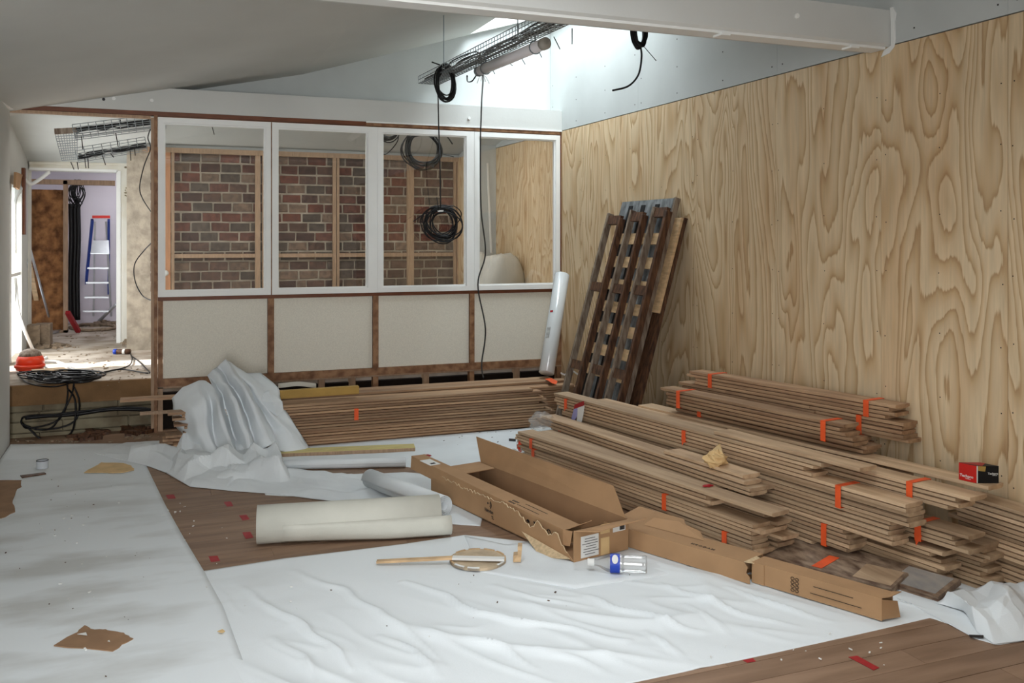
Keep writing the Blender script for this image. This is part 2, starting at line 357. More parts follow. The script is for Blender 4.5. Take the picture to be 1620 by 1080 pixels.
for y0, y1 in zip(ps, ps[1:]):
    sh = obj('plasterboard_sheet', MB().box(XR - .001, XR + .018, y0 + .0007, y1 - .0007, PLY + .006, 3.75), M['greyboard'], wr)
    nh = MB()
    for yy in (y0 + .05, (2 * y0 + y1) / 3, (y0 + 2 * y1) / 3, y1 - .05):
        for zz in (2.56, 2.75, 2.95): nh.box(XR - .0022, XR, yy - .004, yy + .004, zz - .004, zz + .004)
    o = obj('screw_head', nh, M['ink'], sh); o['kind'] = 'stuff'
obj('plasterboard_sheet', MB().box(XR - .001, XR + .018, 8.02, 9.42, PLY + .006, 3.2), M['greyboard'], wr)
struct('wall_behind_camera', MB().box(-1.3, 3.9, -1.35, -1.2, -.25, 3.9), M['plaster'])

wr6 = struct('window_6'); obj('frame', MB().box(-.83, -.80, -1.2, -1.13, .6, 2.6).box(-.04, -.01, -1.2, -1.13, .6, 2.6).box(-.80, -.04, -1.2, -1.13, .6, .65).box(-.80, -.04, -1.2, -1.13, 2.55, 2.6), M['sash'], wr6)  # unseen frame added around the rear fill light
# ------------------------------------------------------------------ glazed partition
wb = struct('wall_partition')
def px_(u): return PY(u, 300, YP).x
fr = M['frame']
def part(name, x0, x1, z0, z1, y0, y1, m, parent=wb): return obj(name, MB().box(x0, x1, y0, y1, z0, z1), m, parent)
part('post', .072, .098, -.05, 2.47, YP - .02, YP + .075, fr)
part('post_edge', .050, .0715, -.05, 2.455, YP + .0, YP + .075, M['stud'])
part('top_rail', XL - .04, 1.75, 2.470, 2.502, YP + .0, YP + .08, M['redframe'])
part('top_rail', 1.751, XR - .001, 2.470, 2.502, YP + .004, YP + .08, fr)
part('opening_trim', XL - .02, .049, 2.448, 2.469, YP + .02, YP + .075, M['stud'])
part('trim_strip', 1.75, XR - .001, 2.494, 2.506, YP - .006, YP + .003, M['sash'])
part('bottom_rail', .10, XR - .001, .345, .405, YP + .01, YP + .075, fr)
part('bottom_rail_lip', .14, XR - .001, .330, .3445, YP + .02, YP + .07, M['stud'])
part('middle_rail', .10, XR - .001, 1.02, 1.048, YP + .008, YP + .075, M['redframe'])
cols = [(.101, .962), (.971, 1.808), (1.85, 2.692), (2.724, 3.560)]
lows = [(.101, .137), (.939, .988), (1.812, 1.858), (2.684, 2.727), (3.536, 3.579)]
for a, b in lows: part('stud', a, b, .405, 1.02, YP + .004, YP + .07, fr)
for a, b in lows: part('foot_stud', a, b, -.05, .33, YP + .012, YP + .07, M['stud'] if a < .2 else fr)
for x in (1.36, 1.62, 2.27, 3.13): part('joist_end', x, x + .05, .20, .33, YP + .05, YP + .12, M['stud'])
for (a, b), (c, d) in zip(lows, lows[1:]): part('infill_panel', b + .002, c - .002, .407, 1.018, YP + .03, YP + .045, M['panel'])
for i, (x0, x1) in enumerate(cols):
    w_ = struct('window_%d' % (i + 1)); z0, z1 = 1.05, 2.459; f = .042
    s_ = MB()
    for q_ in ((x0, x1, z0, z0 + f), (x0, x1, z1 - f, z1), (x0, x0 + f, z0 + f, z1 - f), (x1 - f, x1, z0 + f, z1 - f)):
        s_.box(q_[0], q_[1], YP - .004, YP + .04, q_[2], q_[3])
    obj('sash_frame', s_, M['sash'], w_)
    s_ = MB(); g = .012
    for q_ in ((x0 + f, x1 - f, z0 + f, z0 + f + g), (x0 + f, x1 - f, z1 - f - g, z1 - f), (x0 + f, x0 + f + g, z0 + f + g, z1 - f - g), (x1 - f - g, x1 - f, z0 + f + g, z1 - f - g)):
        s_.box(q_[0], q_[1], YP + .012, YP + .045, q_[2], q_[3])
    obj('glazing_bead', s_, M['sash'], w_)
    obj('glass_pane', MB().box(x0 + f, x1 - f, YP + .022, YP + .0235, z0 + f, z1 - f), M['glass'], w_)
for a, b in ((1.808, 1.85), (2.692, 2.724)): part('mullion', a, b, 1.05, 2.46, YP - .001, YP + .07, M['sash'])
part('mullion', .9625, .9705, 1.05, 2.46, YP + .006, YP + .06, M['frame'])
part('corner_post', 3.561, XR - .001, .405, 2.494, YP + .01, YP + .07, M['redframe'])
# ------------------------------------------------------------------ raised floor, step and space beyond
rf = struct('floor_raised', MB().box(-1.3, 3.6, 7.86, 13.6, ZH - .13, ZH), M['dustfloor'])
obj('edge_board', MB().box(XL - .3, .05, 7.82, 7.86, .245, ZH - .002), M['brownedge'], rf)
st = struct('wall_step', MB().box(XL - .3, 3.6, 7.90, 8.1, -.25, ZH - .13), M['masonry'])
ms = MB(); zz = -.04
rr = random.Random(4)
for h in (.07, .085, .075, .06):
    x = XL - .2
    while x < .06:
        L = rr.uniform(.3, .6); ms = MB().box(x, min(x + L, .1), 7.868 + rr.uniform(0, .012), 7.93, zz, zz + h - .006); bevel(obj('stone', ms, M['masonry'], st), .008, 2); x += L + .006
    zz += h
struct('wall_underfloor', MB().box(.1, 3.6, 8.12, 8.2, -.25, .27).box(.1, 3.57, 7.80, 7.855, .0, .285), M['void_shade'])
# back room ceiling
def bz(y): return 2.80 - .185 * (y - 7.97)
struct('ceiling_back', MB().hexa([(-1.4, 8.02, bz(8.02)), (3.75, 8.02, bz(8.02)), (3.75, 10.85, bz(10.85)), (-1.4, 10.85, bz(10.85)), (-1.4, 8.02, 3.0), (3.75, 8.02, 3.0), (3.75, 10.85, 3.0), (-1.4, 10.85, 3.0)]), M['greyboard'])
# brick wall
YB = 9.86
bw = struct('wall_brick', MB().box(-.16, 3.31, YB + .012, YB + .2, ZH, 2.9), M['mortar'])
rr = random.Random(12); nb = 0
for r_ in range(14):
    z = .985 + r_ * .1005; x = .06 - (.097 if r_ % 2 else 0)
    while x < 3.28:
        L = .183 * rr.uniform(.9, 1.06) if rr.random() > .06 else .085
        a, b = max(x, .06), min(x + L, 3.285)
        if b - a > .03:
            d = rr.uniform(0, .012); j = [rr.uniform(-.004, .004) for _ in range(8)]
            y0 = YB + d - .004
            p = [(a + j[0], y0, z + j[1]), (b + j[2], y0, z + j[3]), (b, YB + .05, z), (a, YB + .05, z), (a + j[4], y0, z + .083 + j[5]), (b + j[6], y0, z + .083 + j[7]), (b, YB + .05, z + .083), (a, YB + .05, z + .083)]
            q_ = rr.random(); mi = (0, 3, 1, 5, 2, 4)[min(int(q_ * 6), 5)] if r_ > 4 else (1, 5, 2, 4, 2, 1)[min(int(q_ * 6), 5)]
            o = bevel(obj('brick', MB().hexa(p), brickm[mi], bw), .006, 2); nb += 1
        x += L + .015
up = obj('plaster_band', MB().box(-.16, 3.31, YB - .01, YB + .012, 2.40, 2.75), M['greyboard'], bw)
# timber stud frame in front of the brick
sf = thing('bare_studwork', 'bare pine stud frame standing against the brick wall behind the glass', 'wall frame', (1.6, YB - .1, ZH))
for (u0, u1, d, nm, mm) in ((258, 270, .03, 'door_board', mat('orange_board', (196, 142, 104), .6, .15, 6, stretch=(8, 8, 1))), (271, 276, .05, 'stud', M['stud']), (404, 412, .05, 'stud', M['stud']), (415, 421, .03, 'stud', M['stud']),
                  (527, 532, .05, 'stud', M['stud']), (533, 537, .02, 'stud', M['stud']), (645, 655, .05, 'stud', M['stud']), (718, 722, .03, 'stud', M['stud']), (723, 728, .06, 'stud', M['stud'])):
    a, b = PY(u0, 300, YB - .06).x, PY(u1, 300, YB - .06).x
    obj(nm, MB().box(a, b, YB - .06, YB - .06 + d, ZH, 2.37), mm, sf)
obj('top_plate', MB().box(-.02, 3.28, YB - .07, YB - .01, 2.37, 2.42), M['stud'], sf)
for (u0, u1) in ((276, 404), (421, 527), (537, 645), (655, 718)):
    a, b = PY(u0, 300, YB - .06).x, PY(u1, 300, YB - .06).x
    obj('noggin', MB().box(a + .002, b - .002, YB - .055, YB - .015, 1.315, 1.355), M['stud'], sf)
dk = tag(obj('door_knob', MB().tube([PY(262, 432, YB - .065), PY(262, 432, YB - .10), PY(262, 432, YB - .12)], [.016, .03, .02], 14), M['sash'], None, True), 'round white knob on the orange-brown board seen through the leftmost pane', 'knob')
# plywood return and grey chase at the right end of the back room
struct('wall_chase', MB().box(3.29, XR, 9.42, 10.1, ZH, 2.9), M['greyboard'])
o = struct('wall_chase_plywood', MB().box(3.272, 3.289, 9.44, 9.85, ZH, 2.42), M['ply'])
ch = tag(obj('white_batten', MB().bar(PY(771, 258, 9.40), PY(777, 400, 9.36), .018, .012, (0, 1, 0)), M['sash']), 'thin white batten leaning against the grey wall behind the rightmost pane', 'batten')
# hall walls
hw = MB()       # wall with the doorway, Y=10.65
YD = 10.65; dx0, dx1 = -1.10, PY(186, 400, YD).x
hw.box(dx1, 0.1, YD, YD + .22, ZH, 2.9); hw.box(-1.4, dx1, YD, YD + .22, PY(100, 268, YD).z, 2.9); hw.box(-1.4, dx0, YD, YD + .22, ZH, 2.9)
whd = struct('wall_hall', hw, M['oldplaster'])
obj('door_lining', MB().box(dx1 - .012, dx1 + .03, YD - .006, YD + .22, ZH, PY(100, 268, YD).z).box(dx0, dx1, YD - .006, YD + .2, PY(100, 268, YD).z - .012, PY(100, 268, YD).z + .012), M['sash'], whd)
kk = MB()
kk.tube([(-1.1, YD - .02, 2.29), (-.1, YD - .02, 2.31)], .02, 8)
obj('conduit', kk, M['oldplaster'], whd)
stn = MB()      # mould stains and scrapes as flaked patches on the plaster pier
rr = random.Random(3)
for (u, v, n_) in ((203, 300, 12), (210, 318, 9), (205, 264, 10), (222, 262, 8)):
    for _ in range(n_):
        p = PY(u + rr.uniform(-9, 9), v + rr.uniform(-9, 9), YD - .001); s_ = rr.uniform(.006, .02)
        stn.prism([(p.x + s_ * math.cos(t) * rr.uniform(.5, 1.4), YD - .0015, p.z + s_ * .7 * math.sin(t)) for t in [k * 1.05 for k in range(6)]], (0, .002, 0))
o = obj('flaking_patch', stn, M['masonry'], whd); o['kind'] = 'stuff'
pl = thing('old_timber_jamb', 'bare timber jamb with torn hanging paper at the end of the brick wall', 'post', (-.13, 10.0, ZH))
a, b = PY(230, 400, 9.98).x, PY(242, 400, 9.98).x
obj('board', MB().box(a, a + .06, 9.95, 10.02, ZH, 2.22), M['slat'], pl); obj('board', MB().box(a + .062, b + .08, 9.97, 10.03, ZH, 2.22), M['stud'], pl)
tp = MB(); pts = [PY(233 + 2.5 * math.sin(i * 1.3), 360 + i * 11, 9.93 - .02 * (i % 2)) for i in range(14)]
tp.grid([[p + Vector((-.03 * (1 + .5 * math.sin(i * 2.1)), 0, 0)) for i, p in enumerate(pts)], [p + Vector((0, -.02, 0)) for p in pts], [p + Vector((.025 * (1 + .4 * math.sin(i * 1.7)), .005, 0)) for i, p in enumerate(pts)]])
solid(obj('torn_paper', tp, M['rollpaper'], pl), .002)
# hall left wall with window
XH = -1.11
hl = MB().box(-1.4, XH, 7.65, 8.68, -.1, 3.0).box(-1.4, XH, 9.06, 9.28, ZH, 3.0).box(-1.4, XH, 10.05, YD, ZH, 3.0).box(-1.4, XH, 8.68, 9.06, 2.0, 3.0).box(-1.4, XH, 9.28, 10.05, 2.0, 3.0)
struct('wall_hall_left', hl, M['plaster'])
q = NT('sunlit_translucent_panel'); q.b.inputs['Base Color'].default_value = (.95, .95, .93, 1)
tl = q.node('ShaderNodeBsdfTranslucent'); tl.inputs[0].default_value = (.95, .95, .93, 1); mx = q.node('ShaderNodeMixShader', i_0=.7); q.l(q.b.outputs[0], mx.inputs[1]); q.l(tl.outputs[0], mx.inputs[2]); q.l(mx.outputs[0], q.n['Material Output'].inputs[0])
wn = struct('window_5'); obj('translucent_pane', MB().box(XH - .05, XH - .047, 9.28, 10.05, ZH, 2.0), q.m, wn)
obj('frame', MB().box(XH - .06, XH + .01, 10.03, 10.07, ZH, 2.0).box(XH - .06, XH + .01, 9.26, 9.30, ZH, 2.0).box(XH - .05, XH, 9.3, 10.03, 1.16, 1.19), M['sash'], wn)
tb = thing('torn_wall_covering', 'dark torn boards and loose paper hanging beside the bright hall window', 'panel', (XH, 9.9, 1.9))
obj('dark_board', MB().box(XH + .003, XH + .03, 10.08, 10.2, 1.55, 2.2), M['redframe'], tb)
obj('bent_card', MB().prism([PX(22, 272, XH + .04), PX(32, 276, XH + .04), PX(27, 300, XH + .04), PX(21, 296, XH + .04)], (.02, 0, 0)), M['card'], tb)
# end room
er = MB().box(-1.9, .6, 13.4, 13.6, ZH, 2.9).box(.4, .6, YD + .22, 13.6, ZH, 2.9).box(-1.95, -1.6, YD, 13.6, ZH, 2.9)
struct('wall_end_room', er, M['pinkish']); struct('ceiling_end_room', MB().box(-1.95, .6, YD - .1, 13.6, 2.55, 2.7), M['ceiling'])
# outer roof closing the back rooms against the sun
struct('roof', MB().box(-1.9, 3.9, 8.02, 13.8, 3.02, 3.1), M['darkvoid'])
YI = 12.1
iw = thing('insulated_stud_wall', 'stud wall filled with brown mineral wool beyond the doorway', 'wall frame', (-1.2, YI, ZH))
x0, x1 = PY(36, 400, YI).x, PY(107, 400, YI).x
rows = []
for i in range(26):
    rows.append([(x0 + .06 + (x1 - x0 - .10) * j / 12, YI + .05 - .05 * abs(nz(j * .7, i * .5)) - (.03 if 0 < j < 12 else 0), ZH + .03 + (1.66) * i / 25) for j in range(13)])
obj('mineral_wool', MB().grid(rows), M['insul'], iw, True)
obj('stud', MB().box(x1 - .045, x1, YI - .04, YI + .1, ZH, 2.2), M['stud'], iw); obj('stud', MB().box(x0 - .02, x0 + .06, YI - .04, YI + .1, ZH, 2.2), M['stud'], iw)
obj('top_plate', MB().box(x0, PY(182, 300, YI).x, YI - .04, YI + .1, 2.155, 2.21), M['stud'], iw); obj('sole_plate', MB().box(x0, x1, YI - .04, YI + .1, ZH, ZH + .03), M['stud'], iw)
# ------------------------------------------------------------------ cables helper
def cable(name, label, pts, r=.005, m=None, n=6, k=8, cat='cable', group=None, parent=None):
    o = obj(name, MB().tube(crom(pts, k), r, n), m or M['black'], parent, True)
    if not parent: tag(o, label, cat, group)
    return o
def coil(mb, c, ax, ay, r, n, thick, jit, seed, wire=.005, ex=1.0):
    rr = random.Random(seed); c = Vector(c); ax = Vector(ax).normalized(); ay = Vector(ay).normalized(); az = ax.cross(ay)
    for i in range(n):
        o = ax * rr.gauss(0, jit) + ay * rr.gauss(0, jit) + az * rr.uniform(-thick, thick); q_ = r * rr.uniform(.8, 1.08); e = ex * rr.uniform(.85, 1.1); ph = rr.uniform(0, 6); tl = rr.uniform(-.4, .4)
        pts = []
        for j in range(26):
            t = j / 26 * 2 * math.pi; w_ = 1 + .05 * math.sin(3 * t + ph)
            pts.append(c + o + ax * math.cos(t) * q_ * e * w_ + ay * math.sin(t) * q_ * w_ + az * tl * .05 * math.sin(t + ph))
        mb.tube(pts, wire, 6, closed=True)
    return mb
# cable tray under the skylight (wire mesh U) -----------------------------------------
def wire_tray(name, label, A, B, w=.17, h=.055, step=.045, wires=8, wr=.003, updir=(0, 0, 1)):
    A = Vector(A); B = Vector(B); d = (B - A).normalized(); x = d.cross(Vector(updir)).normalized(); z = x.cross(d).normalized(); L = (B - A).length
    t = thing(name, label, 'cable tray', A); lw = MB()
    for i in range(wires):
        o = x * (-w / 2 + w * i / (wires - 1)); lw.tube([A + o, B + o], wr, 5)
    for s_ in (-1, 1):
        for hh in (h * .5, h): lw.tube([A + x * s_ * w / 2 + z * hh, B + x * s_ * w / 2 + z * hh], wr, 5)
    obj('long_wires', lw, M['galv'], t); cw = MB(); n_ = int(L / step)
    for i in range(n_ + 1):
        c = A + d * (L * i / n_); cw.tube([c - x * w / 2 + z * h, c - x * w / 2, c + x * w / 2, c + x * w / 2 + z * h], wr, 4)
    obj('cross_wires', cw, M['galv'], t); return t, d, x, z
TA, TB = PZ(678, 133, 2.74), PZ(880, 36, 2.76)
TB = TB + (TB - TA) * .18
tray, td, tx, tz = wire_tray('cable_tray', 'long galvanised mesh cable tray hanging beneath the skylight', TA, TB)
cc = MB(); rr = random.Random(5)
for i in range(7):
    o = tx * rr.uniform(-.07, .07) + tz * rr.uniform(.01, .03); L = (TB - TA)
    cc.tube(crom([TA + L * t + o + tx * rr.uniform(-.02, .02) + tz * rr.uniform(0, .015) for t in [j / 9 for j in range(10)]], 3), .0055, 5)
tag(obj('cable_run', cc, M['black'], None, True), 'black cables lying loose along the tray beneath the skylight', 'cables', kind='stuff')
hr = MB().tube([PZ(702, 100, 2.80), PZ(702, 100, 2.80) + Vector((0, 0, .42))], .004, 6)
top = PZ(702, 100, 2.80) + Vector((0, 0, .42))
obj('hanger_rod', hr.box(top.x - .02, top.x + .02, top.y - .02, top.y + .02, top.z - .004, top.z), M['galv'], tray)
p = PZ(819, 70, 2.80); obj('hanger_rod', MB().tube([p, (p.x, p.y, ceil_z(p.x) + .02)], .004, 6), M['galv'], tray)
sr = MB()
for (u, v, u2, v2) in ((905, 45, 905, 70), (876, 58, 886, 78), (825, 92, 831, 102), (852, 80, 857, 91), (806, 100, 811, 104), (780, 112, 783, 117)):
    z_ = 2.72; a = PZ(u, v, z_); sr.tube([a, PY(u2, v2, a.y)], .003, 5)
o = obj('cut_wire_ends', sr, M['ink'], tray); o['kind'] = 'stuff'
# lamp below the tray
la, lb = PZ(757, 113, 2.66), PZ(864, 68, 2.66)
t = thing('tube_lamp', 'unlit white tube lamp slung under the cable tray', 'lamp', la)
dd = (lb - la).normalized()
obj('diffuser', MB().tube([la + dd * .03, lb - dd * .03], .034, 20), M['lamp'], t, True)
obj('end_cap', MB().tube([lb - dd * .04, lb - dd * .005, lb, lb], [.037, .037, .033, .0], 20), M['oldcap'], t, True)
obj('end_cap', MB().tube([la, la + dd * .035], .036, 20), M['galv'], t, True)
for s_ in (.12, .86):
    cl = MB(); c = la.lerp(lb, s_); cl.tube([c + Vector((math.cos(a) * .039, 0, math.sin(a) * .039)) for a in [k * 2 * math.pi / 16 for k in range(16)]], .004, 5, closed=True); cl.tube([c + Vector((0, 0, .035)), c + Vector((0, 0, .08))], .006, 5)
    obj('clip', cl, M['galv'], t)
# coil hung from the tray, with the long cable to the lower coil
c0 = PZ(703, 133, 2.66); Yc = c0.y
m_ = MB(); coil(m_, PY(704, 132, Yc), (1, 0, 0), (0, .15, 1), .135, 11, .03, .006, 2, .0055, .52)
t = thing('cable_coil', 'narrow coil of black cable hung on the end of the tray', 'cable coil', PY(704, 132, Yc)); obj('loops', m_, M['black'], t, True)
obj('tail', MB().tube(crom([PY(706, 108, Yc), PY(718, 95, Yc - .1), PY(752, 82, Yc - .3), PY(762, 92, Yc - .4)], 8), .005, 6).tube(crom([PY(704, 106, Yc), PY(694, 102, Yc), PY(683, 98, Yc)], 5), .005, 6), M['black'], t, True)
c1 = PY(697, 350, YP - .13)
m_ = MB(); coil(m_, PY(698, 352, YP - .13), (1, 0, 0), (0, .1, 1), .135, 14, .03, .020, 3, .0055, 1.05)
t = thing('cable_coil', 'lower coil of black cable dangling in front of the third pane', 'cable coil', c1); obj('loops', m_, M['black'], t, True)
obj('tail', MB().tube(crom([PY(695, 330, YP - .13), PY(672, 338, YP - .13), PY(654, 350, YP - .13)], 6), .0045, 6).tube(crom([PY(698, 328, YP - .13), PY(718, 326, YP - .13), PY(730, 338, YP - .13), PY(722, 355, YP - .13), PY(708, 370, YP - .13)], 6), .0045, 6).tube([PY(694, 333, YP - .23), PY(691, 312, YP - .23)], .004, 5), M['black'], t, True)
obj('tie', MB().box(c1.x - .03, c1.x + .02, c1.y - .02, c1.y + .02, PY(697, 333, YP - .13).z - .01, PY(697, 333, YP - .13).z + .004), M['white_cable'], t)
obj('hanging_cable', MB().tube(crom([PY(693, 150, Yc), PY(694, 200, YP - .12), PY(696, 260, YP - .18), PY(697, 333, YP - .13)], 8), .0055, 6), M['black'], t, True)
# long drooping cable by the fourth pane
cable('drop_cable', 'single black cable dropping past the rightmost pane to the board stack',
      [PZ(764, 118, 2.66), PY(764, 130, 6.7), PY(762, 160, 7.35), PY(761, 190, 7.56), PY(760, 230, 7.62), PY(761, 330, YP - .06), PY(768, 400, YP - .06), PY(756, 450, YP - .06), PY(768, 520, YP - .1), PY(762, 575, YP - .2), PY(765, 598, 7.25)], .006)
cable('cable_loop', 'short black cable loop sagging under the lamp near the tray end', [PZ(739, 120, 2.7), PY(740, 129, 7.3), PY(747, 128, 7.28), PY(754, 118, 7.25)], .006)
ww = MB()
for dx_ in (-9, -3, 4, 10): ww.tube(crom([PY(764, 117, 7.2), PY(764 + dx_ * .6, 122 + (dx_ % 3), 7.2), PY(764 + dx_, 127 + abs(dx_) * .5, 7.2)], 4), .004, 5)
tag(obj('loose_wires', ww, M['white_cable'], None, True), 'small tangle of stripped white wires at the left end of the lamp', 'wires', kind='stuff')
# coil behind beam
Yd = 5.2
m_ = MB(); coil(m_, PY(1011, 50, Yd), (1, 0, 0), (0, .1, 1), .10, 16, .02, .004, 6, .006, .42)
t = thing('cable_coil', 'black cable coil hanging behind the ceiling beam on the right', 'cable coil', PY(1011, 50, Yd)); obj('loops', m_, M['black'], t, True)
obj('tail', MB().tube(crom([PY(1013, 72, Yd), PY(1015, 90, Yd), PY(1010, 118, Yd), PY(994, 136, Yd), PY(969, 143, Yd)], 8), .0065, 8).tube([PY(1019, 74, Yd), PY(1038, 96, Yd)], .0025, 5), M['black'], t, True)
# coils behind the glass
for (u, v, r_, n_, lab, sd) in ((669, 236, .17, 13, 'large coil of black cable hanging behind the top of the third pane', 8), (612, 200, .13, 8, 'part coil of black cable at the top left behind the third pane', 9)):
    Yg = YP + .32; m_ = MB(); coil(m_, PY(u, v, Yg), (1, 0, 0), (0, .1, 1), r_, n_, .03, .012, sd, .0065, 1.0)
    t = thing('cable_coil', lab, 'cable coil', PY(u, v, Yg)); obj('loops', m_, M['black'], t, True)
    if r_ > .15: obj('tail', MB().tube(crom([PY(690, 212, Yg), PY(705, 214, Yg), PY(716, 228, Yg)], 5), .006, 6).tube(crom([PY(690, 242, Yg), PY(702, 244, Yg), PY(718, 248, Yg)], 5), .004, 6).tube([PY(669, 205, Yg), PY(669, 175, Yg)], .006, 6), M['black'], t, True)
    else: obj('tail', MB().tube(crom([PY(631, 205, Yg), PY(628, 225, Yg), PY(610, 244, Yg), PY(600, 236, Yg)], 6), .005, 6), M['black'], t, True)
# hall trays
Yt = 8.75
t1, *_ = wire_tray('cable_tray', 'galvanised mesh tray high in the hall seen through the open bay', PY(118, 214, Yt), PY(262, 196, Yt), .16, .06, .06, 6, .003, (0, .45, 1))
t2, *_ = wire_tray('cable_tray', 'lower short mesh tray full of cables above the hall doorway', PY(122, 250, 9.3), PY(232, 232, 9.3), .16, .06, .07, 6, .003, (0, .45, 1))
cc = MB(); rr = random.Random(8)
for (a, b, Y_) in (((120, 207), (262, 190), Yt), ((124, 247), (231, 229), 9.3)):
    for i in range(7):
        pts = [PY(a[0] + (b[0] - a[0]) * j / 6, a[1] + (b[1] - a[1]) * j / 6 + rr.uniform(-4, 4), Y_ + rr.uniform(-.03, .03)) for j in range(7)]; cc.tube(crom(pts, 3), .007, 5)
tag(obj('cable_run', cc, M['black'], None, True), 'dark bundled cables lying in the two hall trays', 'cables', kind='stuff')
t3 = thing('mesh_panel', 'sloping rectangular galvanised mesh panel joining the two hall trays', 'cable tray', PY(100, 230, Yt))
pp = MB(); A_, B_, C_, D_ = PY(86, 208, Yt), PY(122, 206, Yt), PY(122, 252, Yt + .3), PY(98, 254, Yt + .3)
for i in range(9): pp.tube([A_.lerp(B_, i / 8), D_.lerp(C_, i / 8)], .003, 4)
for i in range(13): pp.tube([A_.lerp(D_, i / 12), B_.lerp(C_, i / 12)], .003, 4)
obj('mesh', pp, M['galv'], t3); obj('top_plate', MB().bar(A_, B_, .012, .05), M['greywood'], t3)
sr = MB()
for (u, v, u2, v2, Y_) in ((129, 216, 131, 236, Yt), (183, 210, 187, 232, Yt), (190, 189, 192, 198, Yt), (162, 246, 167, 261, 9.3), (175, 243, 180, 249, 9.3), (206, 238, 207, 254, 9.3), (213, 236, 214, 246, 9.3), (134, 250, 136, 266, 9.3), (139, 250, 140, 266, 9.3), (112, 256, 117, 268, 9.3), (122, 256, 124, 268, 9.3), (258, 200, 259, 222, 8.9), (335, 198, 339, 213, 8.9)):
    sr.tube([PY(u, v, Y_), PY(u2, v2, Y_)], .004, 5)
tag(obj('cut_wires', sr, M['ink']), 'short cut dark wires sticking out of the hall ceiling and trays', 'wires', kind='stuff')
cable('wall_cable', 'thin black cable snaking beside the timber post from tray to jamb', [PY(238, 204, 8.3), PY(234, 218, 8.3), PY(238, 235, 8.3), PY(228, 262, 8.3), PY(221, 295, 8.3), PY(226, 315, 8.3), PY(244, 342, 8.0)], .005)
cable('wall_cable', 'thin black cable bowing left of the timber post at mid height', [PY(244, 380, 8.0), PY(228, 396, 8.2), PY(213, 418, 8.3), PY(214, 445, 8.3), PY(226, 468, 8.2), PY(243, 476, 8.0)], .005)

# ------------------------------------------------------------------ hall objects
# ladder
YLd = 12.75
t = thing('step_ladder', 'blue and aluminium step ladder with red top in the far room', 'ladder', PY(155, 507, YLd))
for (u0, v0, u1, v1) in ((146, 348, 130, 507), (172, 348, 172, 507)):
    obj('stile', MB().bar(PY(u0, v0, YLd + .12), PZ(u1, v1, ZH), .03, .06), M['blue'], t)
for i, v in enumerate((424, 447, 470, 492)):
    f = (v - 348) / 159; obj('tread', MB().bar(PY(146 - 16 * f, v, YLd + .1 - f * .1), PY(172, v, YLd + .1 - f * .1), .07, .02), M['alu'], t)
obj('platform', MB().hexa([PY(147, 382, YLd + .1), PY(172, 382, YLd + .1), PY(173, 402, YLd - .05), PY(143, 402, YLd - .05), PY(147, 380, YLd + .1), PY(172, 380, YLd + .1), PY(173, 400, YLd - .05), PY(143, 400, YLd - .05)]), M['alu'], t)
obj('top_handle', MB().bar(PY(146, 343, YLd + .12), PY(174, 343, YLd + .12), .07, .035), M['redplastic'], t)
obj('rear_frame', MB().bar(PY(150, 350, YLd + .2), PY(148, 500, YLd + .45), .02, .03).bar(PY(168, 350, YLd + .2), PY(176, 500, YLd + .45), .02, .03), M['alu'], t)
m_ = MB(); rr = random.Random(11)
for i in range(26):
    u = 122 + rr.gauss(0, 5); m_.tube(crom([PY(122 + rr.uniform(-5, 5), 284, 12.3), PY(u + rr.choice((-8, 9)), 305, 12.3), PY(u, 322 + rr.uniform(-6, 8), 12.25)], 5), .006, 5)
tag(obj('cable_bunch', m_, M['black'], None, True), 'bunch of looped black cables hanging over the stud in the far room', 'cables', kind='stuff')
t = thing('riser_cables', 'black vertical riser cables beside the insulated stud wall', 'cables', PY(118, 500, 12.4))
for u in (112, 118, 123): obj('riser', MB().tube(crom([PY(u, 322, 12.4), PY(u + 1, 380, 12.4), PY(u - 1, 440, 12.4), PY(u, 506, 12.4)], 5), .03, 8), M['black'], t, True)
tag(obj('timber_batten', MB().bar(PY(47, 420, 11.2), PZ(66, 517, ZH) + Vector((0, 0, .0)), .05, .03), M['slat']), 'loose timber batten leaning on the insulation', 'batten')
tag(obj('metal_rod', MB().tube([PY(48, 395, 11.3), PZ(83, 522, ZH + .015)], .014, 8), M['alu'], None, True), 'long pale metal rod leaning across the insulation', 'rod')
tag(obj('metal_offcut', MB().bar(PZ(75, 527, ZH + .02), PZ(102, 521, ZH + .02), .06, .03), M['alu']), 'short pale channel offcut on the floor below the rod', 'metal offcut')
tag(obj('red_rail', MB().bar(PY(107, 494, 11.6), PZ(124, 524, ZH + .02), .05, .04), M['redtape']), 'dark red bar leaning at the foot of the stud in the doorway', 'bar')
tag(obj('bent_pipe', MB().tube([PY(183, 482, 12.9), PZ(156, 508, ZH + .02)], .02, 8), M['alu'], None, True), 'grey metal pipe lying slanted at the right of the ladder foot', 'pipe')
def carton(name, label, c, w, d, h, rot, m=M['card']):
    c = Vector(c); t = thing(name, label, 'cardboard box', c)
    ax = Vector((math.cos(rot), math.sin(rot), 0)); ay = Vector((-math.sin(rot), math.cos(rot), 0))
    obj('body', MB().obox(c + Vector((0, 0, h / 2)), ax, ay, (0, 0, 1), w / 2, d / 2, h / 2), m, t)
    f1 = MB().obox(c + Vector((0, 0, h + .004)) - ay * d * .27, ax, ay, (0, .12, 1), w / 2, d * .23, .003)
    obj('flap', f1, m, t); obj('flap', MB().obox(c + Vector((0, 0, h + .004)) + ay * d * .27, ax, ay, (0, -.1, 1), w / 2, d * .22, .003), m, t); return t
carton('cardboard_box', 'small grey-brown carton on the hall floor by the window', PZ(50, 548, ZH), .15, .2, .22, .1, M['rubble'])
carton('cardboard_box', 'dusty brown carton right of the smaller one in the hall', PZ(67, 545, ZH) + Vector((.01, 0, 0)), .15, .2, .215, -.05, M['rubble'])
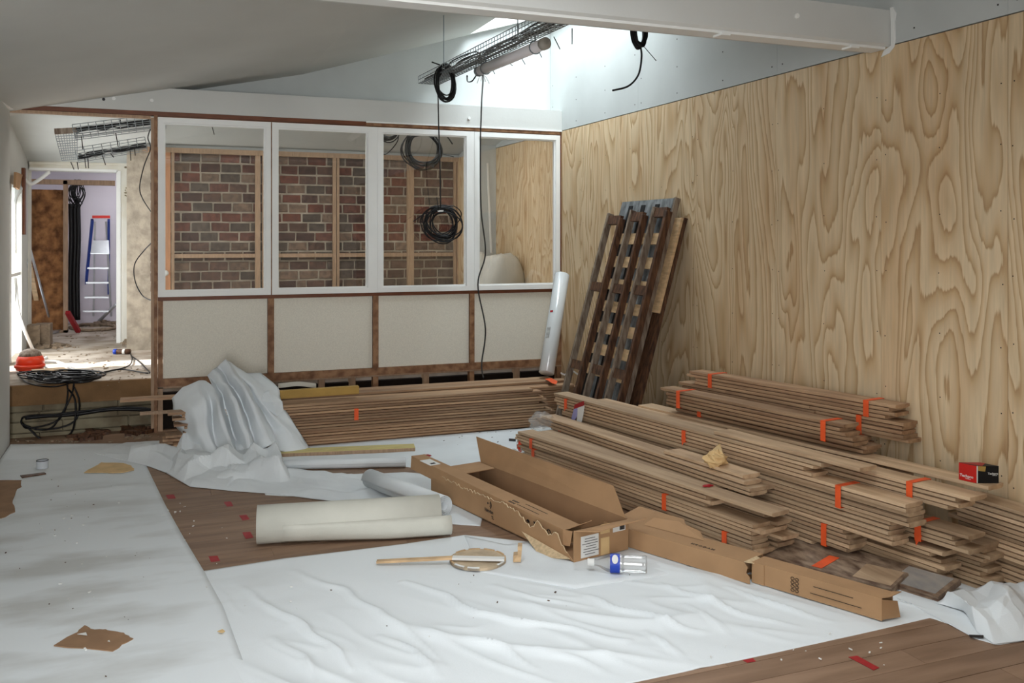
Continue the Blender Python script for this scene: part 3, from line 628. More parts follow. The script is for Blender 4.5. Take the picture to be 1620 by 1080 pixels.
# electrical boxes on the left
t = thing('fuse_box', 'grey wall-mounted electric box beside the hall window', 'electric box', PY(38, 360, 10.6))
a, b = PY(33, 330, YD - .1), PY(42, 384, YD - .1); obj('case', bevel and MB().box(a.x, b.x, YD - .1, YD - .001, b.z, a.z), M['sash'], t)
a, b = PY(38, 330, YD - .12), PY(44, 352, YD - .12); obj('cover', MB().box(a.x, b.x, YD - .13, YD - .1, b.z, a.z), M['pinkish'], t)
a, b = PY(35, 409, YD - .08), PY(43, 424, YD - .08); tag(obj('wall_socket', MB().box(a.x, b.x, YD - .08, YD - .002, b.z, a.z).tube([PY(39, 416, YD - .09), PY(39, 416, YD - .08)], .03, 10), M['galv']), 'small metal socket box under the electric box', 'socket')
# cable reel, heap of cables on the step
rc = PZ(47, 588, ZH)
t = thing('cable_reel', 'orange red cable reel lying on the step by the left wall', 'cable reel', rc)
obj('flange', MB().tube([rc + Vector((0, 0, .02)), rc + Vector((0, 0, .05))], .105, 26), M['orangered'], t)
obj('drum', MB().tube([rc + Vector((0, .04, .05)), rc + Vector((0, .04, .10)), rc + Vector((0, .04, .13))], [.11, .105, .09], 26), M['orangered'], t, True)
obj('dome', MB().tube([rc + Vector((0, .04, .12)), rc + Vector((0, .04, .155)), rc + Vector((0, .04, .18)), rc + Vector((0, .04, .19))], [.092, .08, .05, .005], 24), M['greywood'], t, True)
obj('rim', MB().tube([rc + Vector((math.cos(a) * .105, math.sin(a) * .105, .05)) for a in [k * 2 * math.pi / 26 for k in range(26)]], .014, 8, closed=True), M['orangered'], t, True)
obj('hub', MB().tube([rc, rc + Vector((0, 0, .03))], .08, 16), M['black'], t)
m_ = MB(); rr = random.Random(21)
for i in range(26):
    cx, cy = rr.gauss(92, 14), rr.gauss(595, 2.5); aa, bb_ = rr.uniform(18, 52), rr.uniform(3, 9); ph = rr.uniform(-.3, .3)
    pts = []
    for j in range(22):
        th = j / 22 * 2 * math.pi; u = max(cx + aa * math.cos(th + ph), 26); v = min(cy + bb_ * math.sin(th), 607)
        pts.append(PZ(u, v, ZH + .012 + .002 * i + .008 * math.sin(3 * th + i)))
    m_.tube(pts, .006, 5, closed=True)
for (P_) in ([(26, 585), (40, 572), (55, 566), (70, 580), (100, 598), (130, 596)], [(27, 590), (45, 606), (90, 611), (130, 598), (150, 592)], [(150, 592), (200, 580), (209, 568), (205, 556)], [(130, 598), (155, 596), (158, 592), (120, 590)], [(208, 563), (220, 572), (232, 584), (234, 590), (190, 584), (150, 592)]):
    m_.tube(crom([PZ(u, v, ZH + .012) for u, v in P_], 6), .006, 5)
tag(obj('cable_heap', m_, M['black'], None, True), 'tangled heap of black and grey cables on the step edge', 'cables', kind='stuff')
m_ = MB()
YS = 7.80
for P_ in ([(106, 606), (107, 625), (100, 655), (80, 670), (45, 677), (36, 672), (34, 664), (45, 658), (110, 654), (180, 645), (243, 648)], [(107, 615), (118, 630), (119, 660), (112, 685), (90, 695), (65, 694), (48, 680), (34, 668)],
           [(117, 606), (113, 625), (100, 650), (82, 676), (60, 679), (38, 672)], [(117, 612), (125, 632), (124, 655), (112, 670), (85, 678), (55, 679)], [(38, 660), (50, 657), (90, 655), (130, 650), (200, 644), (243, 647)]):
    m_.tube(crom([PY(u, v, YS + R.uniform(-.02, .02)) for u, v in P_], 6), .007, 6)
m_.tube(crom([PY(u, v, YS + .02) for u, v in [(40, 661), (70, 658), (120, 655), (180, 647), (243, 649)]], 6), .015, 6)
tag(obj('drooping_cables', m_, M['black'], None, True), 'black cables drooping in loops down the face of the step', 'cables')
cable('white_cable', 'sunlit white cable curving down from the hall window to the step', [PY(24, 440, 9.4), PY(29, 490, 9.2), PY(40, 525, 9.0), PZ(60, 566, ZH + .02), PZ(75, 565, ZH + .02)], .014, M['white_cable'], cat='cable')
cable('white_cable', 'sunlit white flex lying straight across the hall floor', [PZ(66, 572, ZH + .015), PZ(90, 572, ZH + .015), PZ(112, 582, ZH + .015), PZ(122, 588, ZH + .015)], .012, M['white_cable'], cat='cable')
cable('white_cable', 'bundle of white flex bunched above the hall doorway at left', [PY(30, 268, 10.3), PY(40, 285, 10.2), PY(52, 290, 10.3), PY(78, 272, 10.4)], .02, M['white_cable'], cat='cable')
cable('white_cable', 'white flex hanging down beside the window at the far left', [PY(34, 270, 10.3), PY(28, 288, 10.2), PY(33, 300, 10.0), PY(24, 322, 9.9), PY(24, 400, 9.6)], .015, M['white_cable'], cat='cable')
bx = MB(); a = PZ(60, 597, ZH); tag(obj('timber_offcut', MB().bar(PZ(52, 592, ZH + .03), PZ(104, 588, ZH + .03), .16, .06), M['slat']), 'flat timber offcut under the cable heap on the step', 'timber')
cn0, cn1 = PZ(180, 556, ZH + .026), PZ(206, 556, ZH + .026)
t = thing('sealant_tube', 'blue and copper sealant cartridge lying on the hall floor', 'sealant tube', cn0)
obj('body', MB().tube([cn0.lerp(cn1, .18), cn1], .025, 14), M['brownwood'], t, True); obj('cap', MB().tube([cn0, cn0.lerp(cn1, .2)], .026, 14), M['bluelabel'], t, True); obj('band', MB().tube([cn0.lerp(cn1, .55), cn0.lerp(cn1, .7)], .0258, 14), M['label'], t)
# rubble
def rubble(name, label, spots, n, seed, s0=.008, s1=.03, m='rubble', z=ZH):
    rr = random.Random(seed); mb = MB()
    for _ in range(n):
        u, v, du, dv = rr.choice(spots); p = PZ(u + rr.gauss(0, du), v + rr.gauss(0, dv), z); s_ = rr.uniform(s0, s1)
        a = rr.uniform(0, 3); mb.obox(p + Vector((0, 0, s_ * .3)), (math.cos(a), math.sin(a), rr.uniform(-.3, .3)), (-math.sin(a), math.cos(a), 0), (rr.uniform(-.3, .3), 0, 1), s_ * rr.uniform(.5, 1.4), s_ * .6, s_ * .35)
    return tag(obj(name, mb, M[m]), label, 'debris', kind='stuff')
rubble('plaster_rubble', 'broken plaster rubble along the foot of the hall wall', [(222, 540, 10, 4), (212, 545, 12, 3), (80, 549, 16, 2), (165, 512, 12, 2)], 130, 1, .012, .05)
rubble('floor_crumbs', 'fine crumbs scattered over the dusty hall floor', [(130, 560, 40, 10), (190, 590, 30, 8), (140, 530, 25, 6)], 120, 2, .004, .012)
rubble('dark_debris', 'dark debris lying at the foot of the step', [(150, 690, 9, 3), (135, 694, 10, 2), (215, 683, 12, 3)], 60, 3, .01, .05, 'brownwood', -.003)
rubble('dirt_strip', 'strip of dirt on the old floor along the step', [(100, 699, 50, 1.5), (220, 692, 14, 2.5)], 70, 4, .004, .014, 'rubble', -.003)
cable('ground_cable', 'coil of pale cables lying on the far room floor', [PZ(110, 518, ZH + .02), PZ(135, 513, ZH + .02), PZ(175, 514, ZH + .02), PZ(180, 519, ZH + .02), PZ(140, 522, ZH + .02), PZ(112, 519, ZH + .02)], .02, M['rubble'])
# sacks behind 4th pane
def sack(label, u0, u1, v0, v1, Y, seed):
    a, b = PY(u0, v1, Y), PY(u1, v0, Y); cx = (a.x + b.x) / 2; rx = (b.x - a.x) / 2; rz = (b.z - .75); rows = []
    for i in range(13):
        ph = i / 12 * math.pi / 2; row = []
        for j in range(25):
            th = j / 24 * 2 * math.pi; q_ = math.cos(ph) ** .45 * (1 + .10 * nz(seed + 2 * math.cos(th), 2 * math.sin(th), i * .3))
            row.append((cx + rx * q_ * math.cos(th), Y + .2 + .2 * q_ * math.sin(th), .75 + rz * math.sin(ph) ** .8 * (1 + .05 * nz(seed, j * .5, i * .5))))
        rows.append(row)
    return tag(obj('plastic_sack', MB().grid(rows), M['sack'], None, True), label, 'sack')
sack('tall slumped white sack behind the rightmost pane', 766, 842, 402, 452, 8.5, 1); sack('small white sack at the right behind the rightmost pane', 836, 868, 425, 452, 8.6, 5); sack('white sack with pointed top at the left of the rightmost pane', 752, 782, 400, 452, 8.9, 9)
tag(obj('storage_shelf', MB().box(2.7, 3.5, 8.45, 9.1, ZH, .75), M['stud']), 'low timber platform carrying the white sacks behind the partition', 'platform')
# ------------------------------------------------------------------ flooring boards
T = .02; WB = .116
def board_mesh(w=WB, t=T - .0004):
    g = .008
    q_ = .0048
    pr = [(.012, 0), (w - .012, 0), (w - .012, q_), (w, q_), (w, t - .001), (w - .001, t), (.001, t), (0, t - .001), (0, q_), (.012, q_)]
    mb = MB(); mb.prism([(x, 0, z) for x, z in pr], (0, 1, 0))
    return mb.mesh('board')
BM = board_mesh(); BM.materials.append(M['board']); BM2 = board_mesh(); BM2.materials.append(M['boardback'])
BMW = board_mesh(.205, .028); BMW.materials.append(M['slab'])
def place(name, me, x, y, z, ang, L, parent=None, roll=0):
    o = bpy.data.objects.new(name, me); COL.objects.link(o)
    o.location = (x, y, z); o.rotation_euler = (0, roll, math.radians(ang)); o.scale = (1, L, R.uniform(.93, 1) if parent else 1)
    if parent: o.parent = parent; o.matrix_parent_inverse = Matrix.Translation(-parent.location)
    return o
def tape(x, y, z0, z1, ang, s, parent, wide=.032, w=WB, curl=False):
    """ring of tape round a bundle at distance s from its near end"""
    a = math.radians(ang); ax = Vector((math.cos(a), math.sin(a), 0)); ay = Vector((-math.sin(a), math.cos(a), 0)); o = Vector((x, y, 0)) + ay * s
    mb = MB(); e = .0075; h = (z1 - z0) / 2; zc = (z0 + z1) / 2
    mb.obox(o - ax * e + Vector((0, 0, zc)), ax, ay, (0, 0, 1), .0006, wide / 2, h + .002)
    mb.obox(o + ax * (w + e) + Vector((0, 0, zc)), ax, ay, (0, 0, 1), .0006, wide / 2, h + .002)
    mb.obox(o + ax * w / 2 + Vector((0, 0, z1 + .0012)), ax, ay, (0, 0, 1), w / 2 + e, wide / 2, .0006)
    mb.obox(o + ax * w / 2 + Vector((0, 0, z0 + .0003)), ax, ay, (0, 0, 1), w / 2 + e, wide / 2, .0003)
    e = .0022
    if curl:
        c = o - ax * .006 + Vector((0, 0, z0 - .004)); mb.prism([c - ay * .02 + Vector((0, 0, .03)), c + ay * .02 + Vector((0, 0, .03)), c + ay * .002 - Vector((0, 0, .018)) - ax * .01], ax * .001)
    return obj('tape_band', mb, M['orange'], parent)
def bundle(label, x, y, z, ang, L, n, tapes=(), me=None, jit=.03, seed=None, group='taped bundles of floorboards', steps=None, curl=False, fjit=.05):
    rr = random.Random(seed if seed is not None else int(x * 977 + y * 131 + z * 7919))
    t = thing('board_bundle', label, 'board bundle', (x, y, z), group); a = math.radians(ang)
    for k in range(n):
        d = rr.uniform(-jit, jit) + (steps[k] if steps else 0); e = rr.uniform(-fjit, fjit); o = rr.uniform(-.005, .005) + (.012 if rr.random() < .1 else 0)
        place('board', me or BM, x + math.cos(a) * o - math.sin(a) * d, y + math.sin(a) * o + math.cos(a) * d, z + k * T + .0004, ang + rr.uniform(-.12, .12), L - d + e, t)
    for s_ in tapes: tape(x, y, z, z + n * T, ang, s_, t, curl=curl)
    return t
def loose(label, x, y, z, ang, L, me=None, roll=0, group=None, name='floorboard'):
    return tag(place(name, me or BM, x, y, z, ang, L, roll=roll), label, 'floorboard', group)
AM = 8.5
def XM(y, off=0): return 3.045 - (y - 3.04) * math.tan(math.radians(AM)) + off
# main pile, left column
def mainb(label, yn, off, z, n, yf, **kw):
    c = math.cos(math.radians(AM)); return bundle(label, XM(yn, off), yn, z, AM, (yf - yn) / c, n, **kw)
mainb('bottom bundle in the left column of the tall pile by the plywood wall', 3.55, 0, 0.0, 3, 5.75, jit=.02)
mainb('lower bundle with one orange tape in the left column of the tall pile', 3.36, 0, .06, 5, 5.80, tapes=(.12,), jit=.03)
mainb('middle bundle in the left column of the tall pile, ends stepped', 3.13, 0, .16, 5, 5.84, tapes=(2.62,), jit=.02)
mainb('taped bundle with cleanly cut ends at the front left of the tall pile', 3.04, 0, .26, 5, 5.70, tapes=(.36,), jit=.012)
mainb('top bundle in the left column of the tall pile, handwriting on its tape', 3.52, 0, .36, 3, 5.82, tapes=(.95, 2.15), jit=.10, curl=True)
loose('long top board with nicked end on the left column of the tall pile', XM(3.50), 3.50, .42, AM, 2.33)
loose('board with dark end grain overhanging the top of the tall pile', XM(3.30, .02), 3.30, .44, AM + .5, .95)
# middle column
O2 = .122
mainb('bottom bundle in the middle column of the tall pile', 3.0, O2, 0, 8, 5.6, jit=.05)
mainb('short forward bundle with torn orange tape in the middle column', 2.87, O2 + .0, .18, 4, 5.6, tapes=(.22,), steps=(-.02, .04, .06, 0), jit=.01, curl=True)
mainb('recessed bundle in the shadowed gap of the middle column', 3.3, O2, .26, 4, 5.6, jit=.05)
mainb('upper taped bundle of the middle column, ends staggered', 2.87, O2 + .02, .34, 4, 5.55, tapes=(.28,), steps=(.09, .04, .06, 0), jit=.01)
# right column
O3 = .252
mainb('low dark-ended bundle in the right column of the tall pile', 2.88, O3, 0, 10, 5.25, jit=.03)
mainb('upper bundle in the right column of the tall pile, set back', 3.28, O3, .20, 10, 5.25, jit=.04)
loose('long board carrying the red and black box against the plywood', 3.392, 2.93, .412, 10.5, 2.33)
# pile running out of frame at right
t = bundle('stack of boards against the plywood running out of the picture at right', 3.432, 1.95, .03, .6, 1.17, 14, jit=.03, group=None)
loose('top board of the stack at the far right edge', 3.436, 2.1, .3105, .6, 1.0)
loose('second top board of the stack at the far right, set back', 3.440, 2.25, .3308, 0, .86)
tag(obj('bearer', MB().box(3.43, 3.55, 2.1, 2.16, 0.004, .03), M['stud']), 'timber bearer under the stack at the far right edge', 'bearer')
# front pile: low two columns, upper bundle
AF = 10.8
def XF(y, off=0): return 2.665 - (y - 3.50) * math.tan(math.radians(AF)) + off
def frontb(label, yn, off, z, n, yf, **kw):
    c = math.cos(math.radians(AF)); return bundle(label, XF(yn, off), yn, z, AF, (yf - yn) / c, n, **kw)
frontb('taped bottom bundle of the low front pile next to the flat box', 3.56, 0, 0.004, 4, 5.45, tapes=(.2, 1.80), steps=(.02, 0, .03, .03), jit=.01)
frontb('second bundle of the low front pile with an orange tape halfway', 3.57, 0, .085, 4, 5.55, tapes=(.62, 1.85), steps=(.02, .03, -.03, .0), jit=.012)
frontb('third bundle of the low front pile, ends well set back', 3.86, 0, .166, 3, 5.56, tapes=(1.58,), jit=.06)
loose('pale wide top board reaching furthest out of the low front pile', XF(3.47), 3.47, .227, AF, 2.14)
frontb('bottom bundle in the second column of the low front pile', 3.55, .122, .004, 6, 5.45, jit=.06)
frontb('upper bundle in the second column of the low front pile', 3.62, .122, .125, 3, 5.4, jit=.05)
frontb('set-back bundle under the crumpled paper in the second column', 3.95, .122, .186, 3, 5.5, jit=.03)
loose('short board end resting crosswise beside the pale top board', XF(3.55, .105), 3.58, .1865, AF + 3, .34)
bundle('upper bundle of the front pile carrying the crumpled kraft paper', 2.745, 3.72, .2475, 7.3, 2.04, 2, jit=.02, group='taped bundles of floorboards')
loose('top board under the crumpled kraft paper', 2.742, 3.78, .2885, 7.3, 1.95)
loose('short topmost board in front of the crumpled kraft paper', 2.765, 3.82, .3087, 7.6, .62)
# low ones between pile and bundle
loose('short thick offcut in the notch between the two front piles', 2.865, 3.80, .2475, 7.5, .22)
# bundles against the plywood wall
AW = 11.5
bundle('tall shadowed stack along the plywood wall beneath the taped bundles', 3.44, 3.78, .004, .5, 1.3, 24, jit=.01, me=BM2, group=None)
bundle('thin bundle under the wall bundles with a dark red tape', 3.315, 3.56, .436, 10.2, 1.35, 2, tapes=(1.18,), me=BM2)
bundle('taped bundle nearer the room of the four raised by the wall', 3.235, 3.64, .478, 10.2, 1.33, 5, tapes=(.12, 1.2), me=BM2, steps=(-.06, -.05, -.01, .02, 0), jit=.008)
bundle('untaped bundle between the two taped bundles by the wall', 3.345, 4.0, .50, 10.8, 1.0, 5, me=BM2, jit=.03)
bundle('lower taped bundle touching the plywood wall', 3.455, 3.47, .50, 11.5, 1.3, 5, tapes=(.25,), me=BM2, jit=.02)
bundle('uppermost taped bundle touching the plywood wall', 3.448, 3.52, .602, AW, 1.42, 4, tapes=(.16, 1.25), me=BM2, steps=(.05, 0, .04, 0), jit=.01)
# back stack along the partition
def backb(label, xr, yfront, z, n, L, **kw):
    # boards run along X: angle 90, near end = right end
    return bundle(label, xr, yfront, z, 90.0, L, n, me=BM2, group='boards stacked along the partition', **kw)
for i, (lab, z, n, xr, L, ty) in enumerate((('lowest front bundle of the long stack under the partition', 0.004, 4, 3.0, 2.80, (2.62,)), ('second front bundle up of the long stack under the partition', .085, 4, 3.03, 2.78, ()),
                                       ('third front bundle of the long stack, small orange tape on its face', .166, 4, 2.98, 2.75, (1.52,)), ('topmost front bundle of the long stack under the partition', .247, 3, 2.92, 2.72, ()))):
    # rotate 90: local x (width) -> +Y, local y (length) -> -X
    backb(lab, xr, 6.76, z, n, L, tapes=ty, jit=.05, fjit=.06)
for j, (lab, y_) in enumerate((('second row of boards of the long stack under the partition', 6.88), ('third row of boards of the long stack under the partition', 7.0), ('rear row of boards of the long stack, nearest the partition', 7.12))):
    backb(lab, 3.3 - .05 * j, y_, .004, 15 + (j > 0), 2.9, tapes=(), jit=.05)
loose('thin lath sticking out left past the partition post', .62, 7.14, .335, 90, .78, BM2)
loose('pale lath poking out beside the post below the upper one', .55, 7.16, .245, 91, .50, BM2) if False else None
tag(obj('lath', MB().box(-.03, .5, 7.26, 7.30, .215, .235), M['stud']), 'pale lath poking out beside the post below the upper one', 'lath')
m_ = thing('board_offcuts', 'small pile of splintered board ends left of the felt heap', 'offcuts', (.2, 6.95, 0))
for i in range(6): obj('offcut', MB().box(.10 + .02 * (i % 3), .32, 6.86 + .01 * (i % 2), 6.98, .022 * i, .022 * i + .017), M['boardback'], m_)
tag(obj('tape_scrap', MB().prism([PZ(872, 598, .338), PZ(882, 603, .338), PZ(880, 608, .335), PZ(873, 606, .335), PZ(862, 599, .338)], (0, 0, .0015)), M['orange']), 'scrap of orange tape on the right end of the long stack', 'tape')
# slabs in front
def tilted(label, nl, nr, zl, zr, L, ang):
    a, b = PZ(*nl, zl), PZ(*nr, zr); t_ = thing('parquet_slab', label, 'floorboard', a)
    ax = (b - a).normalized(); ay = Vector((-math.sin(math.radians(ang)), math.cos(math.radians(ang)), 0)); ay = (ay - ax * ay.dot(ax)).normalized(); az = ax.cross(ay); w = (b - a).length
    mb = MB(); pr = [(0, -.026), (w, -.026), (w + .006, -.018), (w + .006, -.012), (w, -.01), (w, 0), (0, 0), (0, -.008), (.004, -.012), (.004, -.018), (0, -.02)]
    mb.prism([a + ax * x + az * z for x, z in pr], ay * L); obj('slab', mb, M['slab'], t_)
    return t_, a, ax, ay, az, w
t_, a, ax, ay, az, w_ = tilted('mottled parquet slab with an orange tape strip in front of the piles', (1411, 931), (1437, 906), .028, .055, .95, 11.2)
p0 = PZ(1331, 901, .04); q0 = a + ax * 0.02 + ay * .33; q1 = a + ax * .15 + ay * .36
obj('tape_strip', MB().hexa([q0 + az * .001, q1 + az * .001 - ay * .05, q1 + az * .001, q0 + az * .001 + ay * .05, q0 + az * .002, q1 + az * .002 - ay * .05, q1 + az * .002, q0 + az * .002 + ay * .05]), M['orange'], t_)
obj('new_block', MB().obox(a + ax * w_ * .55 + ay * .10 + az * .0006, ax, ay, az, w_ * .42, .085, .0006), M['board'], t_)
t_, a, ax, ay, az, w_ = tilted('mottled parquet slab with clear film stuck on its end', (1484, 944), (1519, 916), .028, .060, 1.1, 11.5)
obj('film', MB().obox(a + ax * w_ * .5 + ay * .12 + az * .002, ax, ay, az, w_ * .42, .1, .001), M['film'], t_)
# ------------------------------------------------------------------ felt / paper sheets on the floor
def sheet(name, label, A, B, nu, nv, hf, z=.004, th=.003, m='paper', cat='floor covering', smooth=True):
    A = resample([Vector(p).to_3d() if len(p) == 2 else Vector(p) for p in A], nu); B = resample([Vector(p).to_3d() if len(p) == 2 else Vector(p) for p in B], nu)
    rows = []
    for j in range(nv):
        t = j / (nv - 1); row = []
        for i in range(nu):
            p = A[i].lerp(B[i], t); e = min(1, 6 * min(t, 1 - t) + .15) * min(1, 8 * min(i / (nu - 1), 1 - i / (nu - 1)) + .15)
            row.append((p.x, p.y, z + max(0, hf(p.x, p.y)) * e))
        rows.append(row)
    o = obj(name, MB().grid(rows), M[m], None, smooth); solid(o, th, 1); return tag(o, label, cat)
def ridged(x, y, z=0): return max(0, 1 - abs(nz(x, y, z)) * 3.2)
def wr(x, y):       # long soft creases running toward the camera and right
    ca, sa = .62, -.785; s_ = x * ca + y * sa; t_ = -x * sa + y * ca
    amt = min(1, max(0, (x + .1) / .5)) * min(1, max(.04, (3.78 - y) / .5)) * min(1, max(.25, (2.75 - x) / .5))
    return .022 * amt * ridged(t_ * 2.6 + .4 * nz(s_ * .8, t_), s_ * .8) ** 2 + .012 * amt * ridged(t_ * 6, s_ * 1.6, 3) ** 2
RIDGES = []
for P_, h_, w_ in (([(378, 928), (420, 955), (470, 985), (520, 1020), (560, 1062)], .020, .022), ([(248, 908), (275, 945), (300, 985), (330, 1020)], .012, .025), ([(300, 900), (345, 935), (380, 975)], .014, .02),
        ([(640, 925), (700, 945), (760, 975), (830, 990), (905, 998), (990, 1022)], .022, .022), ([(930, 945), (985, 965), (1040, 985), (1110, 1002)], .018, .02), ([(1045, 925), (1110, 950), (1180, 975), (1260, 990)], .016, .02),
        ([(1150, 935), (1230, 962), (1310, 985)], .016, .018), ([(470, 905), (540, 935), (600, 975), (650, 1010), (700, 1060)], .014, .03), ([(600, 1010), (650, 1035), (690, 1075)], .016, .022), ([(1020, 1005), (1060, 1030), (1090, 1050)], .014, .02),
        ([(780, 930), (850, 950), (930, 960)], .010, .025), ([(440, 1010), (480, 1045), (500, 1078)], .014, .025), ([(850, 1030), (920, 1050), (980, 1070)], .012, .025), ([(1290, 905), (1340, 935), (1400, 950), (1450, 962)], .012, .02), ([(720, 1000), (790, 1030), (850, 1060)], .014, .022), ([(1090, 960), (1130, 985), (1150, 1010)], .010, .018)):
    Q_ = [PZ(u, v, 0) for u, v in P_]; RIDGES.append((Q_, h_ * 1.05, w_ * .72, min(q.x for q in Q_) - .1, max(q.x for q in Q_) + .1, min(q.y for q in Q_) - .1, max(q.y for q in Q_) + .1))
def wr2(x, y):
    h = wr(x, y) * .8; wx = x + .03 * nz(x * 5, y * 5, 1); wy = y + .03 * nz(x * 5, y * 5, 2)
    for Q_, hh, ww_, xa, xb, ya, yb in RIDGES:
        if not (xa < x < xb and ya < y < yb): continue
        n_ = len(Q_) - 1; best = 9; tb = 0
        for i in range(n_):
            ax_, ay_ = Q_[i].x, Q_[i].y; dx, dy = Q_[i + 1].x - ax_, Q_[i + 1].y - ay_
            t = max(0, min(1, ((wx - ax_) * dx + (wy - ay_) * dy) / (dx * dx + dy * dy))); d = math.hypot(wx - ax_ - dx * t, wy - ay_ - dy * t)
            if d < best: best = d; tb = (i + t) / n_
        if best < ww_ * 2: h += hh * math.sin(math.pi * min(max(tb, .06), .94)) ** .6 * max(0, 1 - best / (ww_ * 1.6)) ** 1.3
    return h
def wl(x, y):
    rid = .012 * max(0, 1 - abs((y - 6.02 - .10 * (x + .2)) / .05)) if x > -.5 else 0
    return .004 * max(0, nz(x * 2.5, y * 1.5) + .2) * max(0, min(1, (.2 - x) / .3)) + rid
P2 = lambda u, v: tuple(PZ(u, v, .004))
Lr = [(.04, 7.25, 0), P2(232, 738), P2(245, 765), P2(262, 800), P2(290, 850), P2(322, 903)]
Lr = [Vector(p) for p in Lr] + [Vector((.30, 3.9, 0)), Vector((.35, 2.9, 0)), Vector((.4, 1.6, 0))]
Ll = [(-.905, 7.60, 0), (-.912, 6.2, 0), (-.912, 4.4, 0), (-.912, 2.9, 0), (-.912, 1.6, 0)]
sheet('floor_felt', 'long white felt sheet along the left wall, smudged grey', Ll, Lr, 150, 40, wl, z=.0045, m='paperL')
top = [P2(322, 903), P2(450, 883), P2(560, 870), P2(640, 860), P2(735, 846), P2(850, 858), (2.2, 4.25, 0), (2.9, 4.2, 0), (3.56, 4.1, 0)]
bot = [(.28, 1.6, 0), P2(560, 1180), P2(1000, 1080), P2(1200, 1038), P2(1350, 1005), P2(1472, 977), P2(1510, 990), P2(1540, 1009), P2(1578, 1020), (3.56, 2.44, 0)]
sheet('floor_felt', 'large creased white felt sheet covering the middle foreground', top, bot, 260, 170, wr2, z=.0047, m='paperL')
# join (slit line) : narrow overlapping sheet edge
sheet('floor_felt', 'smaller white felt overlap with a thin dark edge by the plastic bottle', [P2(735, 848), P2(800, 862), (2.15, 4.2, 0), (2.55, 4.15, 0)], [P2(760, 905), P2(910, 932), P2(1000, 918), P2(1095, 903)], 40, 16, lambda x, y: .004 * ridged(x * 2, y * 2), z=.0075)
sheet('floor_felt', 'white felt sheet between the long stack and the cardboard boxes', [(.5, 6.74, 0), (1.4, 6.74, 0), (2.9, 6.74, 0), (3.3, 6.74, 0)], [(1.05, 6.15, 0), (1.55, 5.95, 0), (2.3, 5.0, 0), (3.3, 5.0, 0)], 60, 20, lambda x, y: .003 * ridged(x * 2, y * 2), z=.0045)
# the felt carrying the small roll
sheet('floor_felt', 'white felt sheet spread beneath the two felt rolls', [P2(400, 740), P2(480, 748), P2(560, 752), P2(640, 747), P2(690, 752), P2(770, 790)], [P2(420, 783), P2(500, 788), P2(562, 797), P2(640, 800), P2(700, 828), P2(760, 832)], 90, 30, lambda x, y: .03 * ridged(x * 2.2, y * 2.2, 4) ** 2 * (x < 1.3) + .004, z=.006)
# right crumple
def tri(v): return abs((v % 2) - 1)
def creased(x, y, seed, f):
    rr_ = random.Random(int(seed * 10)); h = 0; a = .5
    for k in range(5):
        th = rr_.uniform(0, math.pi); ff = f * (1 + .55 * k); wx = .55 * nz(x * f * .5, y * f * .5, seed + k)
        h += a * tri((x * math.cos(th) + y * math.sin(th)) * ff + wx * 1.6 + rr_.random() * 2); a *= .62
    return h / 1.25
def crumple(name, label, A, B, nu, nv, amp, seed, fr=3.0, z=.01, m='paper', low=.1, env=None):
    A = resample(A, nu); B = resample(B, nu); rows = []
    for j in range(nv):
        t = j / (nv - 1); row = []
        for i in range(nu):
            p = A[i].lerp(B[i], t); s_ = i / (nu - 1); e = min(1, 5 * min(t, 1 - t)) * min(1, 8 * min(s_, 1 - s_)) * (env(s_) if env else 1)
            hh = amp * e * (low + creased(p.x, p.y, seed, fr) ** 1.4)
            dx = .15 * amp * e * (creased(p.x, p.y, seed + 3, fr) - .5); dy = .2 * amp * e * (creased(p.x, p.y, seed + 5, fr) - .5)
            row.append((p.x + dx, p.y + dy, z + max(0, hh)))
        rows.append(row)
    o = obj(name, MB().grid(rows), M[m], None, False); solid(o, .003, 1); return tag(o, label, 'felt')
V = lambda *L: [Vector(PZ(u, v, .006)) for u, v in L]
crumple('crumpled_felt', 'crumpled white felt rolled up at the right edge of the foreground', [Vector((3.02, 2.86, 0)), Vector((3.2, 2.92, 0)), Vector((3.42, 2.88, 0)), Vector((3.57, 2.86, 0))], V((1526, 968), (1545, 1000), (1572, 1020), (1620, 1014)) + [Vector((3.3, 2.42, 0))], 110, 80, .11, 3.3, 5.5)
crumple('crumpled_felt', 'crumpled ribbon of white felt curling across the parquet', V((150, 716), (200, 700), (270, 699), (330, 712), (380, 716), (420, 728), (470, 744), (520, 752), (600, 760)), V((152, 718), (235, 738), (262, 748), (300, 770), (370, 777), (440, 782), (500, 790), (562, 797), (600, 790)), 240, 80, .11, 5.1, 3.6, env=lambda q: .3 if q < .15 else (1 if q < .6 else .55))
crumple('crumpled_felt', 'knot of crushed white felt at the foot of the felt heap', V((275, 712), (305, 700), (350, 698), (400, 702), (432, 716), (455, 742)), V((262, 748), (290, 764), (340, 768), (400, 766), (440, 770), (470, 774)), 130, 60, .19, 9.4, 4.2, z=.015)
